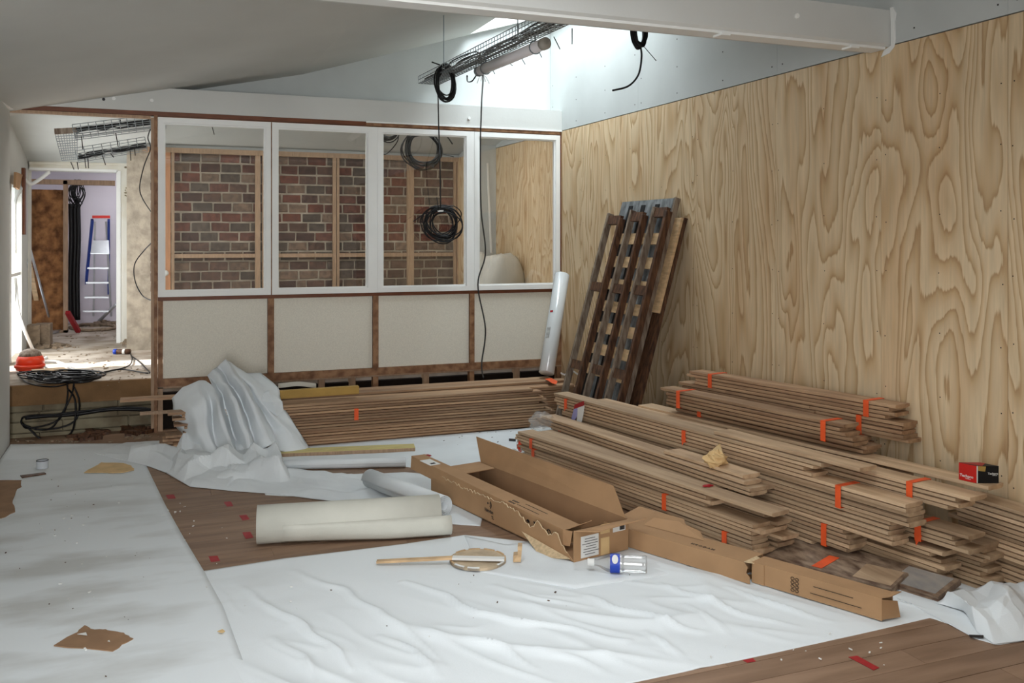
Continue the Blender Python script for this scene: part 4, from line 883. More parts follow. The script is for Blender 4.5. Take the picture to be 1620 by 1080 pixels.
# big heap of felt draped over the end of the stack
cols_ = [
 [(272, 630, 7.1), (277, 665, 6.95), (290, 690, 6.8), (305, 712, 6.7), (315, 722, 6.6)],
 [(290, 612, 7.0), (300, 640, 6.72), (312, 670, 6.62), (322, 700, 6.55), (330, 722, 6.5)],
 [(314, 603, 6.95), (322, 630, 6.66), (326, 665, 6.6), (335, 700, 6.52), (345, 722, 6.45)],
 [(326, 603, 6.9), (334, 632, 6.74), (336, 662, 6.7), (340, 700, 6.6), (352, 723, 6.45)],
 [(336, 610, 6.85), (346, 640, 6.58), (355, 680, 6.48), (368, 705, 6.42), (374, 722, 6.38)],
 [(328, 594, 7.05), (350, 622, 6.84), (360, 660, 6.76), (372, 695, 6.66), (382, 721, 6.5)],
 [(337, 585, 6.92), (366, 622, 6.58), (380, 660, 6.50), (392, 695, 6.42), (396, 717, 6.38)],
 [(344, 580, 7.0), (372, 618, 6.80), (388, 655, 6.72), (402, 690, 6.62), (403, 716, 6.45)],
 [(356, 569, 6.92), (386, 612, 6.60), (405, 650, 6.56), (422, 688, 6.50), (430, 704, 6.45)],
 [(362, 572, 7.0), (396, 616, 6.80), (412, 648, 6.74), (434, 684, 6.68), (436, 712, 6.5)],
 [(374, 582, 6.98), (405, 622, 6.72), (424, 650, 6.66), (458, 688, 6.58), (462, 717, 6.5)],
 [(392, 590, 7.02), (424, 622, 6.78), (436, 652, 6.72), (474, 696, 6.6), (482, 716, 6.5)],
 [(412, 590, 7.06), (440, 614, 6.86), (446, 638, 6.80), (486, 704, 6.62), (497, 714, 6.5)]]
rows = []
cl_ = []
for c in cols_: cl_.append(resample(crom([PY(*p) for p in c], 8), 40))
for i in range(len(cl_) - 1):
    for k in range(4):
        t = k / 4; tt = t * t * (3 - 2 * t) * .5 + t * .5
        row = []
        for j in range(40):
            p = cl_[i][j].lerp(cl_[i + 1][j], tt); e = nz(p.x * 9, j * .16, 2) * .022 + nz(p.x * 25, j * .3, 5) * .007; row.append((p.x + e * .5, p.y + e, max(p.z + e * .3, .012)))
        rows.append(row)
rows.append([tuple(p) for p in cl_[-1]])
rows2 = [[(x, 7.02 + .3 * (1 - j / 39) if False else y, z) for j, (x, y, z) in enumerate(r)] for r in rows]
o = obj('felt_heap', MB().grid(rows2), M['paper'], None, True); solid(o, .004, 1); tag(o, 'tall folded heap of white felt draped over the left end of the long stack', 'felt')
fs = [PY(425, 618, 6.68), PY(446, 635, 6.66), PY(448, 648, 6.66), PY(438, 658, 6.68), PY(420, 650, 6.70), PY(414, 635, 6.68), PY(418, 622, 6.70)]
cen = PY(432, 636, 6.62); mbf = MB(); mbf.add([tuple(p) for p in fs] + [tuple(cen)], [(i, (i + 1) % 7, 7) for i in range(7)]); o = obj('felt_lobe', mbf, M['paper']); o.parent = bpy.data.objects['felt_heap']; solid(o, .004)
tag(solid(obj('felt_scrap', MB().grid([[tuple(PY(u, 605 + 1.5 * math.sin(u * .09) + dv, 7.12)) for u in range(440, 506, 6)] for dv in (0, 4, 7)]), M['rollpaper']), .003), 'small torn piece of pale felt lying behind the ochre batten', 'felt')
# ------------------------------------------------------------------ rolls
def spiral_roll(name, label, A, B, r, turns, m, thick=.004, gap=.006, flap=0, a0=0.0):
    A = Vector(A); B = Vector(B); d = (B - A).normalized(); x = d.cross(Vector((0, 0, 1))).normalized(); z = Vector((0, 0, 1)); n_ = int(turns * 28); pts = []
    for i in range(n_ + 1):
        t = i / 28 * 2 * math.pi; q_ = r - gap * (t / (2 * math.pi)); pts.append((math.cos(a0 + t) * q_, math.sin(a0 + t) * q_))
    if flap:
        x0, z0 = pts[0]; pre = [(x0 + flap * (1 - s_) , z0 - abs(flap) * .35 * (1 - s_) ** 1.5) for s_ in (0, .25, .5, .75)]; pts = pre + pts
    mb = MB(); mb.grid([[tuple(A + x * p[0] + z * p[1]) for p in pts], [tuple(A.lerp(B, .5) + x * p[0] + z * p[1] * .985) for p in pts], [tuple(B + x * p[0] + z * p[1]) for p in pts]])
    o = obj(name, mb, m, None, True); solid(o, thick, 0); return tag(o, label, 'felt roll')
a, b = PZ(410, 866, .012), PZ(703, 846, .012); r_ = .094
a.z = b.z = r_ + .008; a.y += r_ * .9; b.y += r_ * .9
spiral_roll('felt_roll', 'big loose cream felt roll lying on the parquet', a, b, r_, 2.2, M['rollpaper'], gap=.008, flap=0, a0=-2.2)
dd = (b - a).normalized(); LR = (b - a).length; mb = MB(); rows = []
for k in range(14):
    f = k / 13; c = a + dd * (LR * (.12 + .915 * f)); g = min(1, f * 1.6) ** 1.3; row = []
    for dy, dz, oy, oz in ((-.0965, .012, -.0965, .012), (-.0985, -.01, -.108, -.012), (-.088, -.042, -.118, -.045), (-.068, -.07, -.108, -.078), (-.03, -.092, -.082, -.096)):
        row.append((c.x, c.y + dy * (1 - g) + oy * g, c.z + dz * (1 - g) + oz * g))
    rows.append(row)
o = obj('loose_flap', mb.grid(rows), M['rollpaper'], bpy.data.objects['felt_roll'], True); solid(o, .004)
a, b = PZ(588, 776, .01), PZ(706, 822, .01); r_ = .058; a.z = b.z = r_ + .012
a += Vector((-.0, .05, 0)); b += Vector((0, .04, 0))
spiral_roll('felt_roll', 'narrow tightly rolled white felt beside the cardboard boxes', a, b, r_, 4.0, M['paper'], gap=.0095, thick=.003)
a, b = Vector((.72, 6.30, .04)), Vector((1.66, 6.28, .04))
a, b = PZ(425, 736, .035), PZ(642, 731, .035)
spiral_roll('felt_roll', 'thin white felt roll lying along the yellow plank', a, b, .032, 3, M['paper'], gap=.005, thick=.003)
# yellow plank in front of the stack and ochre batten on it
t = thing('yellow_plank', 'long yellow-faced plank lying in front of the long stack', 'plank', PZ(440, 722, .01))
a, b = PZ(425, 724, .004), PZ(660, 714, .004); obj('timber', MB().bar(a + Vector((0, .07, .012)), b + Vector((0, .07, .012)), .13, .024), M['stud'], t); obj('yellow_face', MB().bar(a + Vector((0, .07, .026)), b + Vector((0, .07, .026)), .125, .004), M['yellow'], t)
a, b = PZ(420, 632, .335), PZ(567, 622, .335); tag(bevel(obj('ochre_batten', MB().bar(a + Vector((0, 0, .03)), b + Vector((0, 0, .03)), .05, .06), M['yellowdark'])), 'ochre batten lying on top of the long stack behind the felt heap', 'batten')
# white cylinder roll leaning in the corner
a, b = Vector((3.17, 7.14, .365)), Vector((3.462, 7.45, 1.19)); dd = (b - a).normalized()
t = thing('wrapped_roll', 'shiny white wrapped roll leaning in the corner by the partition', 'roll', a)
obj('tube', MB().tube([a, a + dd * .004, b - dd * .004, b], [.062, .066, .066, .06], 28), mat('glossy_white_wrap', (205, 208, 208), .18, .04, 5, spec=.6), t, True)
def onroll(u, v, w, h, m, nm):
    r = ray(u, v); o_ = Vector((0, 0, EYE)); best = None
    x = dd.cross(Vector((0, -1, 0))).normalized(); n_ = x.cross(dd).normalized()
    if n_.y > 0: n_ = -n_
    # nearest point of view ray to the axis, pushed to the surface
    w0 = o_ - a; A_ = r.dot(r); B_ = r.dot(dd); C_ = 1; D_ = r.dot(w0); E_ = dd.dot(w0); sc = (B_ * E_ - C_ * D_) / (A_ * C_ - B_ * B_); tc = (A_ * E_ - B_ * D_) / (A_ * C_ - B_ * B_)
    c = a + dd * tc; off = (o_ + r * sc - c); k_ = max(-.9, min(.9, off.dot(x) / .066)); nrm = (x * k_ + n_ * math.sqrt(1 - k_ * k_)).normalized(); tx_ = dd.cross(nrm).normalized()
    obj(nm, MB().obox(c + nrm * .0668, tx_, dd, nrm, w / 2, h / 2, .0012), m, t)
onroll(864, 494, .03, .016, M['redtape'], 'red_mark'); onroll(856, 527, .035, .10, mat('grey_label', (168, 168, 164), .5, .3, 40), 'paper_label')
# ------------------------------------------------------------------ leaning frames, mesh panel and boards
def lean(u, v, x0=3.0, k=.29):
    """point on the leaning plane x = x0 + k z seen at pixel"""
    r = ray(u, v); t_ = (x0 + k * EYE) / (r.x - k * r.z); return Vector((r.x * t_, r.y * t_, EYE + r.z * t_))
LD = Vector((.29, 0, 1)).normalized(); LN = Vector((-1, 0, .29)).normalized()
def leanbar(y, z0, z1, w, t_, x0, m, parent, nm='rail'):
    a = Vector((x0 + .29 * z0, y, z0)); b = Vector((x0 + .29 * z1, y, z1)); return bevel(obj(nm, MB().obox((a + b) / 2, (0, 1, 0), LN, LD, w / 2, t_ / 2, (b - a).length / 2), m, parent), .003)
specs = [((966, 338), (984, 346), ((985, 346), (950, 452), (918, 576)), 1), ((1002, 333), (1020, 340), ((1012, 341), (980, 455), (950, 584)), 2), ((1038, 328), (1058, 334), ((1048, 334), (1020, 458), (990, 592)), 3)]
names = ['leftmost of the three narrow brown timber frames leaning on the wall', 'middle one of the three narrow brown timber frames leaning on the wall', 'rightmost of the three narrow brown timber frames leaning on the wall']
for (l_, r2, cr, i), lab in zip(specs, names):
    A_ = lean(*l_, 2.985); B_ = lean(*r2, 2.985)
    t = thing('timber_lattice', lab, 'wooden rack', (A_.x - .5, A_.y, 0), 'three leaning timber frames')
    leanbar(A_.y, .01, A_.z, .028, .05, 2.985, M['greywood'], t); leanbar(B_.y, .01, B_.z, .035, .05, 2.985, M['brownwood'], t)
    for (u, v) in cr:
        C = lean(u, v, 2.985); yy = (A_.y + B_.y) / 2; hz = .035
        obj('crosspiece', MB().obox((C.x, yy, C.z - .01), (0, 1, 0), LN, LD, abs(A_.y - B_.y) / 2 - .012, .016, hz), M['brownwood'], t)
# slatted metal panel behind
x0p = 3.035
tl_, tr_ = lean(985, 322, x0p), lean(1071, 311, x0p); zt = (tl_.z + tr_.z) / 2
t = thing('slatted_panel', 'zinc-faced panel with pine cross slats leaning behind the brown frames', 'panel', (x0p, (tl_.y + tr_.y) / 2, 0))
a = Vector((x0p, 0, 0)); yc = (tl_.y + tr_.y) / 2; hy = abs(tl_.y - tr_.y) / 2
c = Vector((x0p + .29 * zt / 2, yc, zt / 2)); obj('zinc_sheet', MB().obox(c, (0, 1, 0), LN, LD, hy, .006, zt * math.sqrt(1 + .29 ** 2) / 2), M['sheet'], t)
obj('edge', MB().obox(c + Vector((0, -hy - .012, 0)), (0, 1, 0), LN, LD, .012, .02, zt * math.sqrt(1 + .29 ** 2) / 2), M['greywood'], t)
for i in range(7):
    z_ = lean(1030, 378 + 38.5 * i, x0p).z; obj('slat', MB().obox((x0p + .29 * z_ - .016, yc, z_), (0, 1, 0), LN, LD, hy - .02, .01, .042), M['slat'], t)
for k_, yy in enumerate((yc - hy * .42, yc + hy * .1, yc + hy * .58)):
    obj('dark_strip', MB().obox(c + Vector((-.008, yy - yc, 0)), (0, 1, 0), LN, LD, .03, .003, zt / 2), M['blackcard'], t)
# dark board and plank at the right
t = thing('dark_board', 'dark brown board leaning on the plywood right of the slatted panel', 'board', (3.2, 5.55, 0))
A_ = lean(1084, 345, 3.075); y1_ = A_.y
zt2 = A_.z
a0 = Vector((3.10, 0, 0)); obj('panel', MB().obox((3.085 + .29 * zt2 / 2, y1_ + .11, zt2 / 2), (0, 1, 0), LN, LD, .11, .012, zt2 * 1.041 / 2), M['brownwood'], t)
p_t, p_b = lean(1080, 345, 3.06), lean(1050, 496, 3.06)
obj('light_plank', MB().obox(((p_t.x + p_b.x) / 2, y1_ + .07, (p_t.z + p_b.z) / 2), (0, 1, 0), LN, LD, .06, .01, (p_t - p_b).length / 2), M['slat'], t)
tag(solid(obj('film_tie', MB().grid([[tuple(PY(887 + i * 3, 588 + 3 * math.sin(i * .8) + d, 7.05)) for i in range(14)] for d in (0, 3)]), M['white_cable']), .003), 'twisted white strap lying across the stack end by the leaning frames', 'strap')
# ------------------------------------------------------------------ cardboard boxes
def quad(mb, p, th=.004, n=None):
    p = [Vector(q_) for q_ in p]; nn = (p[1] - p[0]).cross(p[2] - p[0]).normalized() if n is None else Vector(n); return mb.prism(p, nn * th)
# open carton A
Z0 = .011
nl, nr, fl_ = PZ(907, 889, Z0), PZ(979, 862, Z0), PZ(682, 781, Z0); dirA = (fl_ - nl); LA = dirA.length; dirA.normalize(); sx_ = Vector((dirA.y, -dirA.x, 0)); wA = .30; HA = .145
wA = (nr - nl).dot(sx_)
t = thing('open_carton', 'long open cardboard carton with torn side lying on the felt', 'cardboard box', nl)
def PA(s_, w, h): return nl + dirA * s_ + sx_ * w + Vector((0, 0, h))
obj('base', quad(MB(), [PA(0, 0, 0), PA(0, wA, 0), PA(LA, wA, 0), PA(LA, 0, 0)], .004, (0, 0, 1)), M['cardin'], t)
# torn left side
rr = random.Random(5); top_ = []; s_ = 0
prof = [(0, .0), (.06, .03), (.13, .10), (.2, .075), (.28, .12), (.34, .07), (.45, .115), (.6, .13), (1.0, .12), (LA, .13)]
n_ = 90
for i in range(n_ + 1):
    s_ = LA * i / n_
    for (a_, ha), (b_, hb) in zip(prof, prof[1:]):
        if a_ <= s_ <= b_: h = ha + (hb - ha) * (s_ - a_) / (b_ - a_)
    top_.append((s_, max(.0, h + rr.uniform(-.008, .008) * (0 if i in (0, n_) else 1))))
mb = MB(); vs = [PA(s_, 0, 0) for s_, h in top_] + [PA(s_, 0, h) for s_, h in top_]; m2 = n_ + 1
mb.add(vs, [(i, i + 1, m2 + i + 1, m2 + i) for i in range(n_)]); o = obj('torn_side', mb, M['card'], t); solid(o, .004, 1)
te = MB(); te.tube([PA(s_, .0, h) for s_, h in top_ if h > .02], [.0016 + .0016 * rr.random() for s_, h in top_ if h > .02], 5); obj('torn_edge', te, M['cardedge'], t)
quadm = lambda pts, nm, m=M['card'], th=.004, n=None: obj(nm, quad(MB(), pts, th, n), m, t)
quadm([PA(0, wA, 0), PA(LA, wA, 0), PA(LA, wA, HA), PA(0, wA, HA)], 'long_side', M['cardin'], n=sx_)
quadm([PA(LA, 0, 0), PA(LA, wA, 0), PA(LA, wA, HA), PA(LA, 0, HA * .8)], 'end', M['cardin'])
endp = quadm([PA(0, 0, 0), PA(0, wA, 0), PA(0, wA, HA), PA(0, 0, HA)], 'end', n=-dirA)
fa = quadm([PA(0.02, wA, HA), PA(LA - .02, wA, HA), PA(LA + .10, wA + .04, HA + .13), PA(.17, wA + .05, HA + .115)], 'long_flap')
fb = quadm([PA(0, 0, HA), PA(0, wA, HA), PA(-.10, wA + .03, HA + .025), PA(-.07, .09, HA - .0)], 'end_flap')
fc = quadm([PA(LA, 0.01, HA), PA(LA, wA, HA), PA(LA - .22, wA - .03, HA + .012), PA(LA - .2, .05, HA - .0)], 'end_flap')
fd = quadm([PA(.02, -.002, .008), PA(.42, -.002, .03), PA(.22, -.05, -.008), PA(.12, -.045, -.008)], 'torn_flap', M['cardedge'])
sl_ = obj('shipping_label', MB().obox(PA(-.006, wA * .28, HA * .42), sx_, (0, 0, 1), dirA, .052, .05, .001), M['label'], t)
ln = MB()
for i in range(7): ln.obox(PA(-.0075, wA * (.28 + (.02 if i % 2 else 0)), HA * .42 + .036 - .012 * i), sx_, (0, 0, 1), dirA, .03 + .008 * (i % 3), .0012, .0004)
obj('label_print', ln, M['ink'], sl_)
obj('packing_tape', MB().obox(PA(-.005, wA * .56, HA * .86), sx_, (0, 0, 1), dirA, .028, .022, .0008).obox(PA(-.005, wA * .56, HA * .3), sx_, (0, 0, 1), dirA, .026, .04, .0008), M['kraft'], t)
bl_ = obj('barcode_label', MB().obox(PA(-.006, wA * .82, HA * .8), sx_, (0, 0, 1), dirA, .038, .018, .001), M['label'], t)
bc = MB()
for i in range(10): bc.obox(PA(-.0076, wA * .82 + .004 + i * .003, HA * .8), sx_, (0, 0, 1), dirA, .0009 if i % 3 else .0014, .013, .0004)
obj('barcode', bc, M['ink'], bl_)
def text(name, s_, size, origin, xa, ya, m, parent, ext=.0003, bold=False):
    c_ = bpy.data.curves.new(name, 'FONT'); c_.body = s_; c_.size = size; c_.extrude = ext; c_.resolution_u = 2
    if bold: c_.offset = size * .02
    c_.materials.append(m); o_ = bpy.data.objects.new(name, c_); COL.objects.link(o_)
    xa = Vector(xa).normalized(); ya = Vector(ya).normalized(); za = xa.cross(ya)
    me = bpy.data.meshes.new_from_object(o_); bpy.data.objects.remove(o_); bpy.data.curves.remove(c_)
    o_ = bpy.data.objects.new(name, me); COL.objects.link(o_)
    if not me.materials: me.materials.append(m)
    mw = Matrix((xa, ya, za)).transposed().to_4x4(); mw.translation = Vector(origin)
    o_.parent = parent; o_.matrix_parent_inverse = Matrix.Translation(-parent.location); o_.matrix_basis = mw; return o_
# emblem and words printed on the torn side
eb = MB(); c = PA(.72, -.0065, .095)
for (r0, r1, a0, a1) in ((.018, .024, -60, 60), (.009, .014, -60, 60)):
    P_ = [(math.cos(math.radians(a_)) * r1, math.sin(math.radians(a_)) * r1) for a_ in range(a0, a1 + 1, 12)] + [(math.cos(math.radians(a_)) * r0, math.sin(math.radians(a_)) * r0) for a_ in range(a1, a0 - 1, -12)]
    eb.prism([c - dirA * x + Vector((0, 0, y)) for x, y in P_], sx_ * -.0006)
eb.prism([c - dirA * (math.cos(a_ * .7) * .006 - .012) + Vector((0, 0, math.sin(a_ * .7) * .006 + .004)) for a_ in range(9)], sx_ * -.0006)
obj('printed_emblem', eb, M['ink'], t)
text('lettering', 'Neodan', .026, PA(.765, -.006, .052), -dirA, (0, 0, 1), M['ink'], t, bold=True); text('lettering', 'TL', .022, PA(.70, -.006, .025), -dirA, (0, 0, 1), M['ink'], t, bold=True)
# slim closed box B lying in A
a, b = PZ(645, 742, .115), PZ(890, 862, .045); d = (b - a).normalized(); x = d.cross(Vector((0, 0, 1))).normalized(); x = -x if x.x < 0 else x; zz_ = x.cross(d); zz_ = zz_ if zz_.z > 0 else -zz_
wB, hB = .115, .075; t = thing('slim_carton', 'slim closed cardboard box resting inside the open carton', 'cardboard box', a); LBx = (b - a).length
def PB(s_, w, h): return a + d * s_ + x * w + zz_ * h
mb = MB(); mb.hexa([PB(0, .02, 0), PB(LBx, 0, 0), PB(LBx, wB, 0), PB(.0, wB, 0), PB(-.01, .03, hB), PB(LBx, 0, hB), PB(LBx, wB, hB), PB(0.0, wB, hB)])
mb.f = [f for f in mb.f if set(f) != {1, 2, 6, 5}]; o = obj('body', mb, M['card'], t); solid(o, .003, -1)
for pts in ([PB(LBx, 0, hB), PB(LBx, wB, hB), PB(LBx + .04, wB + .03, hB + .03), PB(LBx + .015, .02, hB + .006)], [PB(LBx, 0, 0), PB(LBx, 0, hB), PB(LBx + .035, .03, hB * .95), PB(LBx + .03, .02, 0)]): quadm(pts, 'end_flap', th=.003)
bl_ = obj('barcode_label', MB().obox(PB(.17, wB * .45, hB + .0012), d, x, zz_, .06, .035, .001), M['label'], t)
bc = MB()
for i in range(6): bc.obox(PB(.19 + i * .004, wB * .45, hB + .0026), d, x, zz_, .0012, .016, .0004)
obj('barcode', bc, M['ink'], bl_)
ln = MB()
for w_, s0_ in ((.035, LBx - .42), (.075, LBx - .40)): ln.obox(PB(s0_ + .1, w_, hB + .0006), d, x, zz_, .09, .0016, .0005)
for i in range(8): ln.obox(PB(LBx - .47 + .014 * (i % 4), .03 + .025 * (i // 4), hB + .0006), d, x, zz_, .004, .007, .0005)
obj('printed_lines', ln, M['ink'], t)
ic = MB()       # handling symbols on the side: umbrella, bottle, arrows, recycle ring
for i in range(4):
    c = PB(LBx - .27 + .055 * i, -.0012, hB * .42)
    if i == 0: ic.prism([c + d * (math.cos(q_) * .014) + zz_ * (abs(math.sin(q_)) * .014) for q_ in [k * .52 for k in range(7)]], x * -.0006).obox(c - zz_ * .006, d, x, zz_, .0016, .0005, .008)
    elif i == 1: ic.obox(c, d, x, zz_, .007, .0005, .012).obox(c + zz_ * .014, d, x, zz_, .012, .0005, .003)
    elif i == 2: ic.obox(c - d * .007, d, x, zz_, .0022, .0005, .014).obox(c + d * .007, d, x, zz_, .0022, .0005, .014).obox(c - zz_ * .014, d, x, zz_, .013, .0005, .0018)
    else: ic.tube([c + d * math.cos(q_) * .012 + zz_ * math.sin(q_) * .012 for q_ in [k * 2 * math.pi / 12 for k in range(12)]], .0026, 4, closed=True)
obj('handling_symbols', ic, M['ink'], t)
# flat long boxes C1, C2
def longbox(name, label, n0, f0, w, h, zb, inner=True):
    A_ = PZ(*n0, zb); B_ = PZ(*f0, zb); d = (B_ - A_); L = d.length; d.normalize(); s_ = Vector((d.y, -d.x, 0)); t_ = thing(name, label, 'cardboard box', A_)
    P = lambda q_, w_, h_: A_ + d * q_ + s_ * w_ + Vector((0, 0, h_))
    mb = MB(); mb.hexa([P(0, 0, 0), P(0, w, 0), P(L, w, 0), P(L, 0, 0), P(0, 0, h), P(0, w, h), P(L, w, h), P(L, 0, h)]); mb.f = [f for f in mb.f if set(f) != {0, 1, 5, 4}]
    o = obj('sleeve', mb, M['card'], t_); solid(o, .003, -1); return t_, P, d, s_, L
t, P, d, s_, L = longbox('flat_carton', 'long narrow cardboard box with open torn end on the felt', (1177, 921), (955, 853), .155, .088, .011)
obj('torn_flap', MB().prism([P(0, 0, .088), P(0, .10, .088), P(-.05, .11, .075), P(-.035, .03, .082)], (0, 0, .003)), M['cardedge'], t)
obj('torn_flap', MB().prism([P(0, 0, 0), P(0, 0, .088), P(-.02, -.004, .07), P(-.012, -.002, .045), P(-.03, -.004, .03), P(-.028, 0, 0)], s_ * .003), M['card'], t)
obj('raised_flap', MB().prism([P(.40, .155, .088), P(L, .155, .088), P(L - .02, .26, .115), P(.50, .26, .11)], (0, .003, .001)), M['card'], t)
obj('raised_flap', MB().prism([P(.28, .11, .09), P(.62, .10, .09), P(.60, .15, .118), P(.46, .17, .125), P(.34, .17, .105)], (0, .003, .001)), M['card'], t)
text('lettering', 'N E O D A N', .022, P(.30, .03, .0905), -d, s_, M['ink'], t, bold=True)
t, P, d, s_, L = longbox('flat_carton', 'long narrow cardboard box pushed against the other, nearest the parquet', (1395, 982), (1190, 920), .10, .088, .011)
obj('end_flap', MB().prism([P(0, 0, .004), P(0, 0, .084), P(-.03, .075, .066), P(-.035, .09, 0)], (0, .002, 0)), M['card'], t)
obj('end_flap', MB().prism([P(0, 0, .088), P(0, .10, .088), P(-.035, .1, .096), P(-.02, .03, .09)], (0, 0, .003)), M['card'], t)
obj('fold_strip', MB().obox(P(L - .03, -.002, .044), d, (0, 0, 1), s_, .03, .044, .002), M['card'], t)
obj('printed_lines', MB().obox(P(.20, -.0035, .058), d, (0, 0, 1), s_, .085, .0012, .0004).obox(P(.19, -.0035, .028), d, (0, 0, 1), s_, .11, .0012, .0004), M['ink'], t)
ic = MB(); rr = random.Random(2)
for i in range(4):
    for j in range(2): ic.tube([P(.36 + .02 * j + math.cos(q_) * .008, -.003, .018 + .016 * i + math.sin(q_) * .006) for q_ in [k * 2 * math.pi / 9 for k in range(9)]], .0013, 4, closed=True)
obj('handling_symbols', ic, M['ink'], t)
# ------------------------------------------------------------------ bottle
a, b = PZ(936, 889, .05), PZ(1024, 893, .05); d = (b - a); L = d.length; d.normalize()
t = thing('water_bottle', 'empty clear plastic bottle with blue label lying by the carton', 'bottle', a)
rad = [(0, .014), (.03, .014), (.05, .018), (.10, .036), (.125, .040), (.2, .041)] + [(.21 + .02 * k + q_, .041 - (.0035 if q_ else 0)) for k in range(7) for q_ in (0, .01)] + [(.355, .041), (.37, .037), (.372, .0)]
sc_ = L / .372
obj('body', MB().tube([a + d * s_ * sc_ for s_, r_ in rad], [r_ for s_, r_ in rad], 24), M['bottle'], t, True)
obj('cap', MB().tube([a - d * .018, a + d * .012], .016, 16), M['label'], t)
wl_ = obj('wrap_label', MB().tube([a + d * .125 * sc_, a + d * .19 * sc_], .0418, 24, caps=False), M['bluelabel'], t, True)
s3 = d.cross(Vector((0, 0, 1))).normalized(); s3 = s3 if s3.y < 0 else -s3
vv = (s3 + Vector((0, 0, .9))).normalized(); u3 = d.cross(vv)
c = a + d * .158 * sc_ + vv * .0425; P_ = [(math.cos(q_) * .014, math.sin(q_) * .021) for q_ in [k * 2 * math.pi / 14 for k in range(14)]]
obj('logo_patch', MB().prism([c + d * x_ + u3 * y_ for x_, y_ in P_], vv * .0008), M['label'], wl_)
# ------------------------------------------------------------------ disc, sticks, block
c = PZ(756, 887, .0105); r_ = .132; mb = MB(); n_ = 44; rr = random.Random(9)
ring = [(c.x + math.cos(k * 2 * math.pi / n_) * r_ * (1 - .02 * rr.random()), c.y + math.sin(k * 2 * math.pi / n_) * r_, c.z) for k in range(n_)]
t = thing('round_lid', 'round paint-stained plywood lid with a chipped rim on the felt', 'lid', c); obj('disc', mb.prism(ring, (0, 0, .012)), M['lid'], t)
for k in range(0, n_, 4):
    if k in (16, 32): continue
    P_ = [Vector(ring[(k + j) % n_]) for j in range(4)]; cc_ = Vector((c.x, c.y, c.z)); mb = MB(); mb.prism(P_ + [cc_ + (p - cc_) * .94 for p in reversed(P_)], (0, 0, .016)); obj('rim_chip', mb, M['label'] if 20 < k < 40 else M['slat'], t)
a, b = PZ(596, 888, .02), PZ(716, 882, .036); t = thing('stir_stick', 'wooden stick with a white painted end lying across the round lid', 'stick', a)
obj('bare_end', MB().bar(a, b, .03, .010), M['slat'], t); obj('painted_end', MB().bar(b, PZ(798, 884, .036), .032, .011), M['label'], t)
tag(obj('wood_block', MB().prism([PZ(812, 889, .0105), PZ(824, 889, .0105), PZ(826, 888, .0105) + Vector((0, 0, .07)), PZ(819, 888, .0105) + Vector((0, 0, .07)), PZ(819, 888, .0105) + Vector((0, 0, .03)), PZ(812, 889, .0105) + Vector((0, 0, .03))], (.02, .045, 0)), M['slat']), 'small notched wood block standing right of the round lid', 'block')
# ------------------------------------------------------------------ cardboard scraps and litter
M['oldcard'] = mat('worn_cardboard', (150, 118, 90), .85, .15, 9)
def scrap(name, label, px, z, m='oldcard', th=.004, cat='cardboard scrap', jag=0):
    P_ = []; rr = random.Random(int(px[0][0]) + 3)
    for (p, q_) in zip(px, px[1:] + px[:1]):
        a, b = PZ(*p, z), PZ(*q_, z); P_.append(a)
        if jag:
            for k in (.25, .5, .75): P_.append(a.lerp(b, k) + Vector((rr.uniform(-1, 1), rr.uniform(-1, 1), 0)) * jag)
    t = MB().prism(P_, (0, 0, th)); return tag(obj(name, t, M[m]), label, cat)
scrap('cardboard_scrap', 'torn piece of corrugated cardboard in the left foreground', [(85, 1022), (178, 1031), (211, 1011), (196, 1002), (170, 998), (150, 997), (134, 990), (116, 1004)], .009, jag=.006)
tag(obj('plaster_flakes', MB().prism([PZ(122, 1003, .0165), PZ(138, 1005, .0165), PZ(136, 1000, .0165)], (0, 0, .001)).prism([PZ(170, 1014, .0165), PZ(174, 1015, .0165), PZ(173, 1012, .0165)], (0, 0, .001)), M['label']), 'white plaster flakes on the left foreground cardboard', 'debris', kind='stuff')
scrap('cardboard_scrap', 'flattened cardboard piece near the crumpled felt at left', [(133, 748), (190, 748), (212, 744), (205, 736), (196, 733), (160, 732)], .011, jag=.008, m='kraft')
scrap('cardboard_scrap', 'brown cardboard piece cut off by the left edge of the picture', [(-12, 822), (2, 820), (24, 810), (20, 792), (27, 774), (34, 770), (34, 760), (-12, 760)], .009, jag=.006)
p = PZ(67, 740, .01); t = thing('tape_roll', 'small clear cylinder of tape standing on the left felt sheet', 'tape roll', p)
obj('ring', MB().tube([p, p + Vector((0, 0, .05))], .036, 20, caps=False), mat('clear_grey_tape', (196, 200, 204), .3, .05, 5), t, True); obj('rim', MB().tube([p + Vector((math.cos(q_) * .036, math.sin(q_) * .036, .05)) for q_ in [k * 2 * math.pi / 20 for k in range(20)]], .0022, 5, closed=True), M['ink'], t)
scrap('dark_stick', 'thin dark stick on the felt near the left wall', [(32, 753), (70, 748), (73, 750), (35, 756)], .011, 'brownwood', .006, 'stick')
scrap('dark_strip', 'short black strip on the felt edge at right', [(1533, 1005), (1556, 1006), (1556, 1009), (1535, 1008)], .011, 'ink', .004, 'strip')
scrap('dark_strip', 'short black strip on the felt by the stack corner', [(805, 694), (816, 695), (816, 698), (805, 697)], .009, 'ink', .004, 'strip')
scrap('dark_strip', 'tiny brown sliver on the foreground felt below the boxes', [(1124, 935), (1130, 940), (1129, 941), (1123, 936)], .014, 'brownwood', .003, 'strip')
scrap('tan_chip', 'small tan chip on the felt in the left foreground', [(344, 999), (352, 996), (356, 999), (351, 1001)], .014, 'kraft', .003, 'chip')
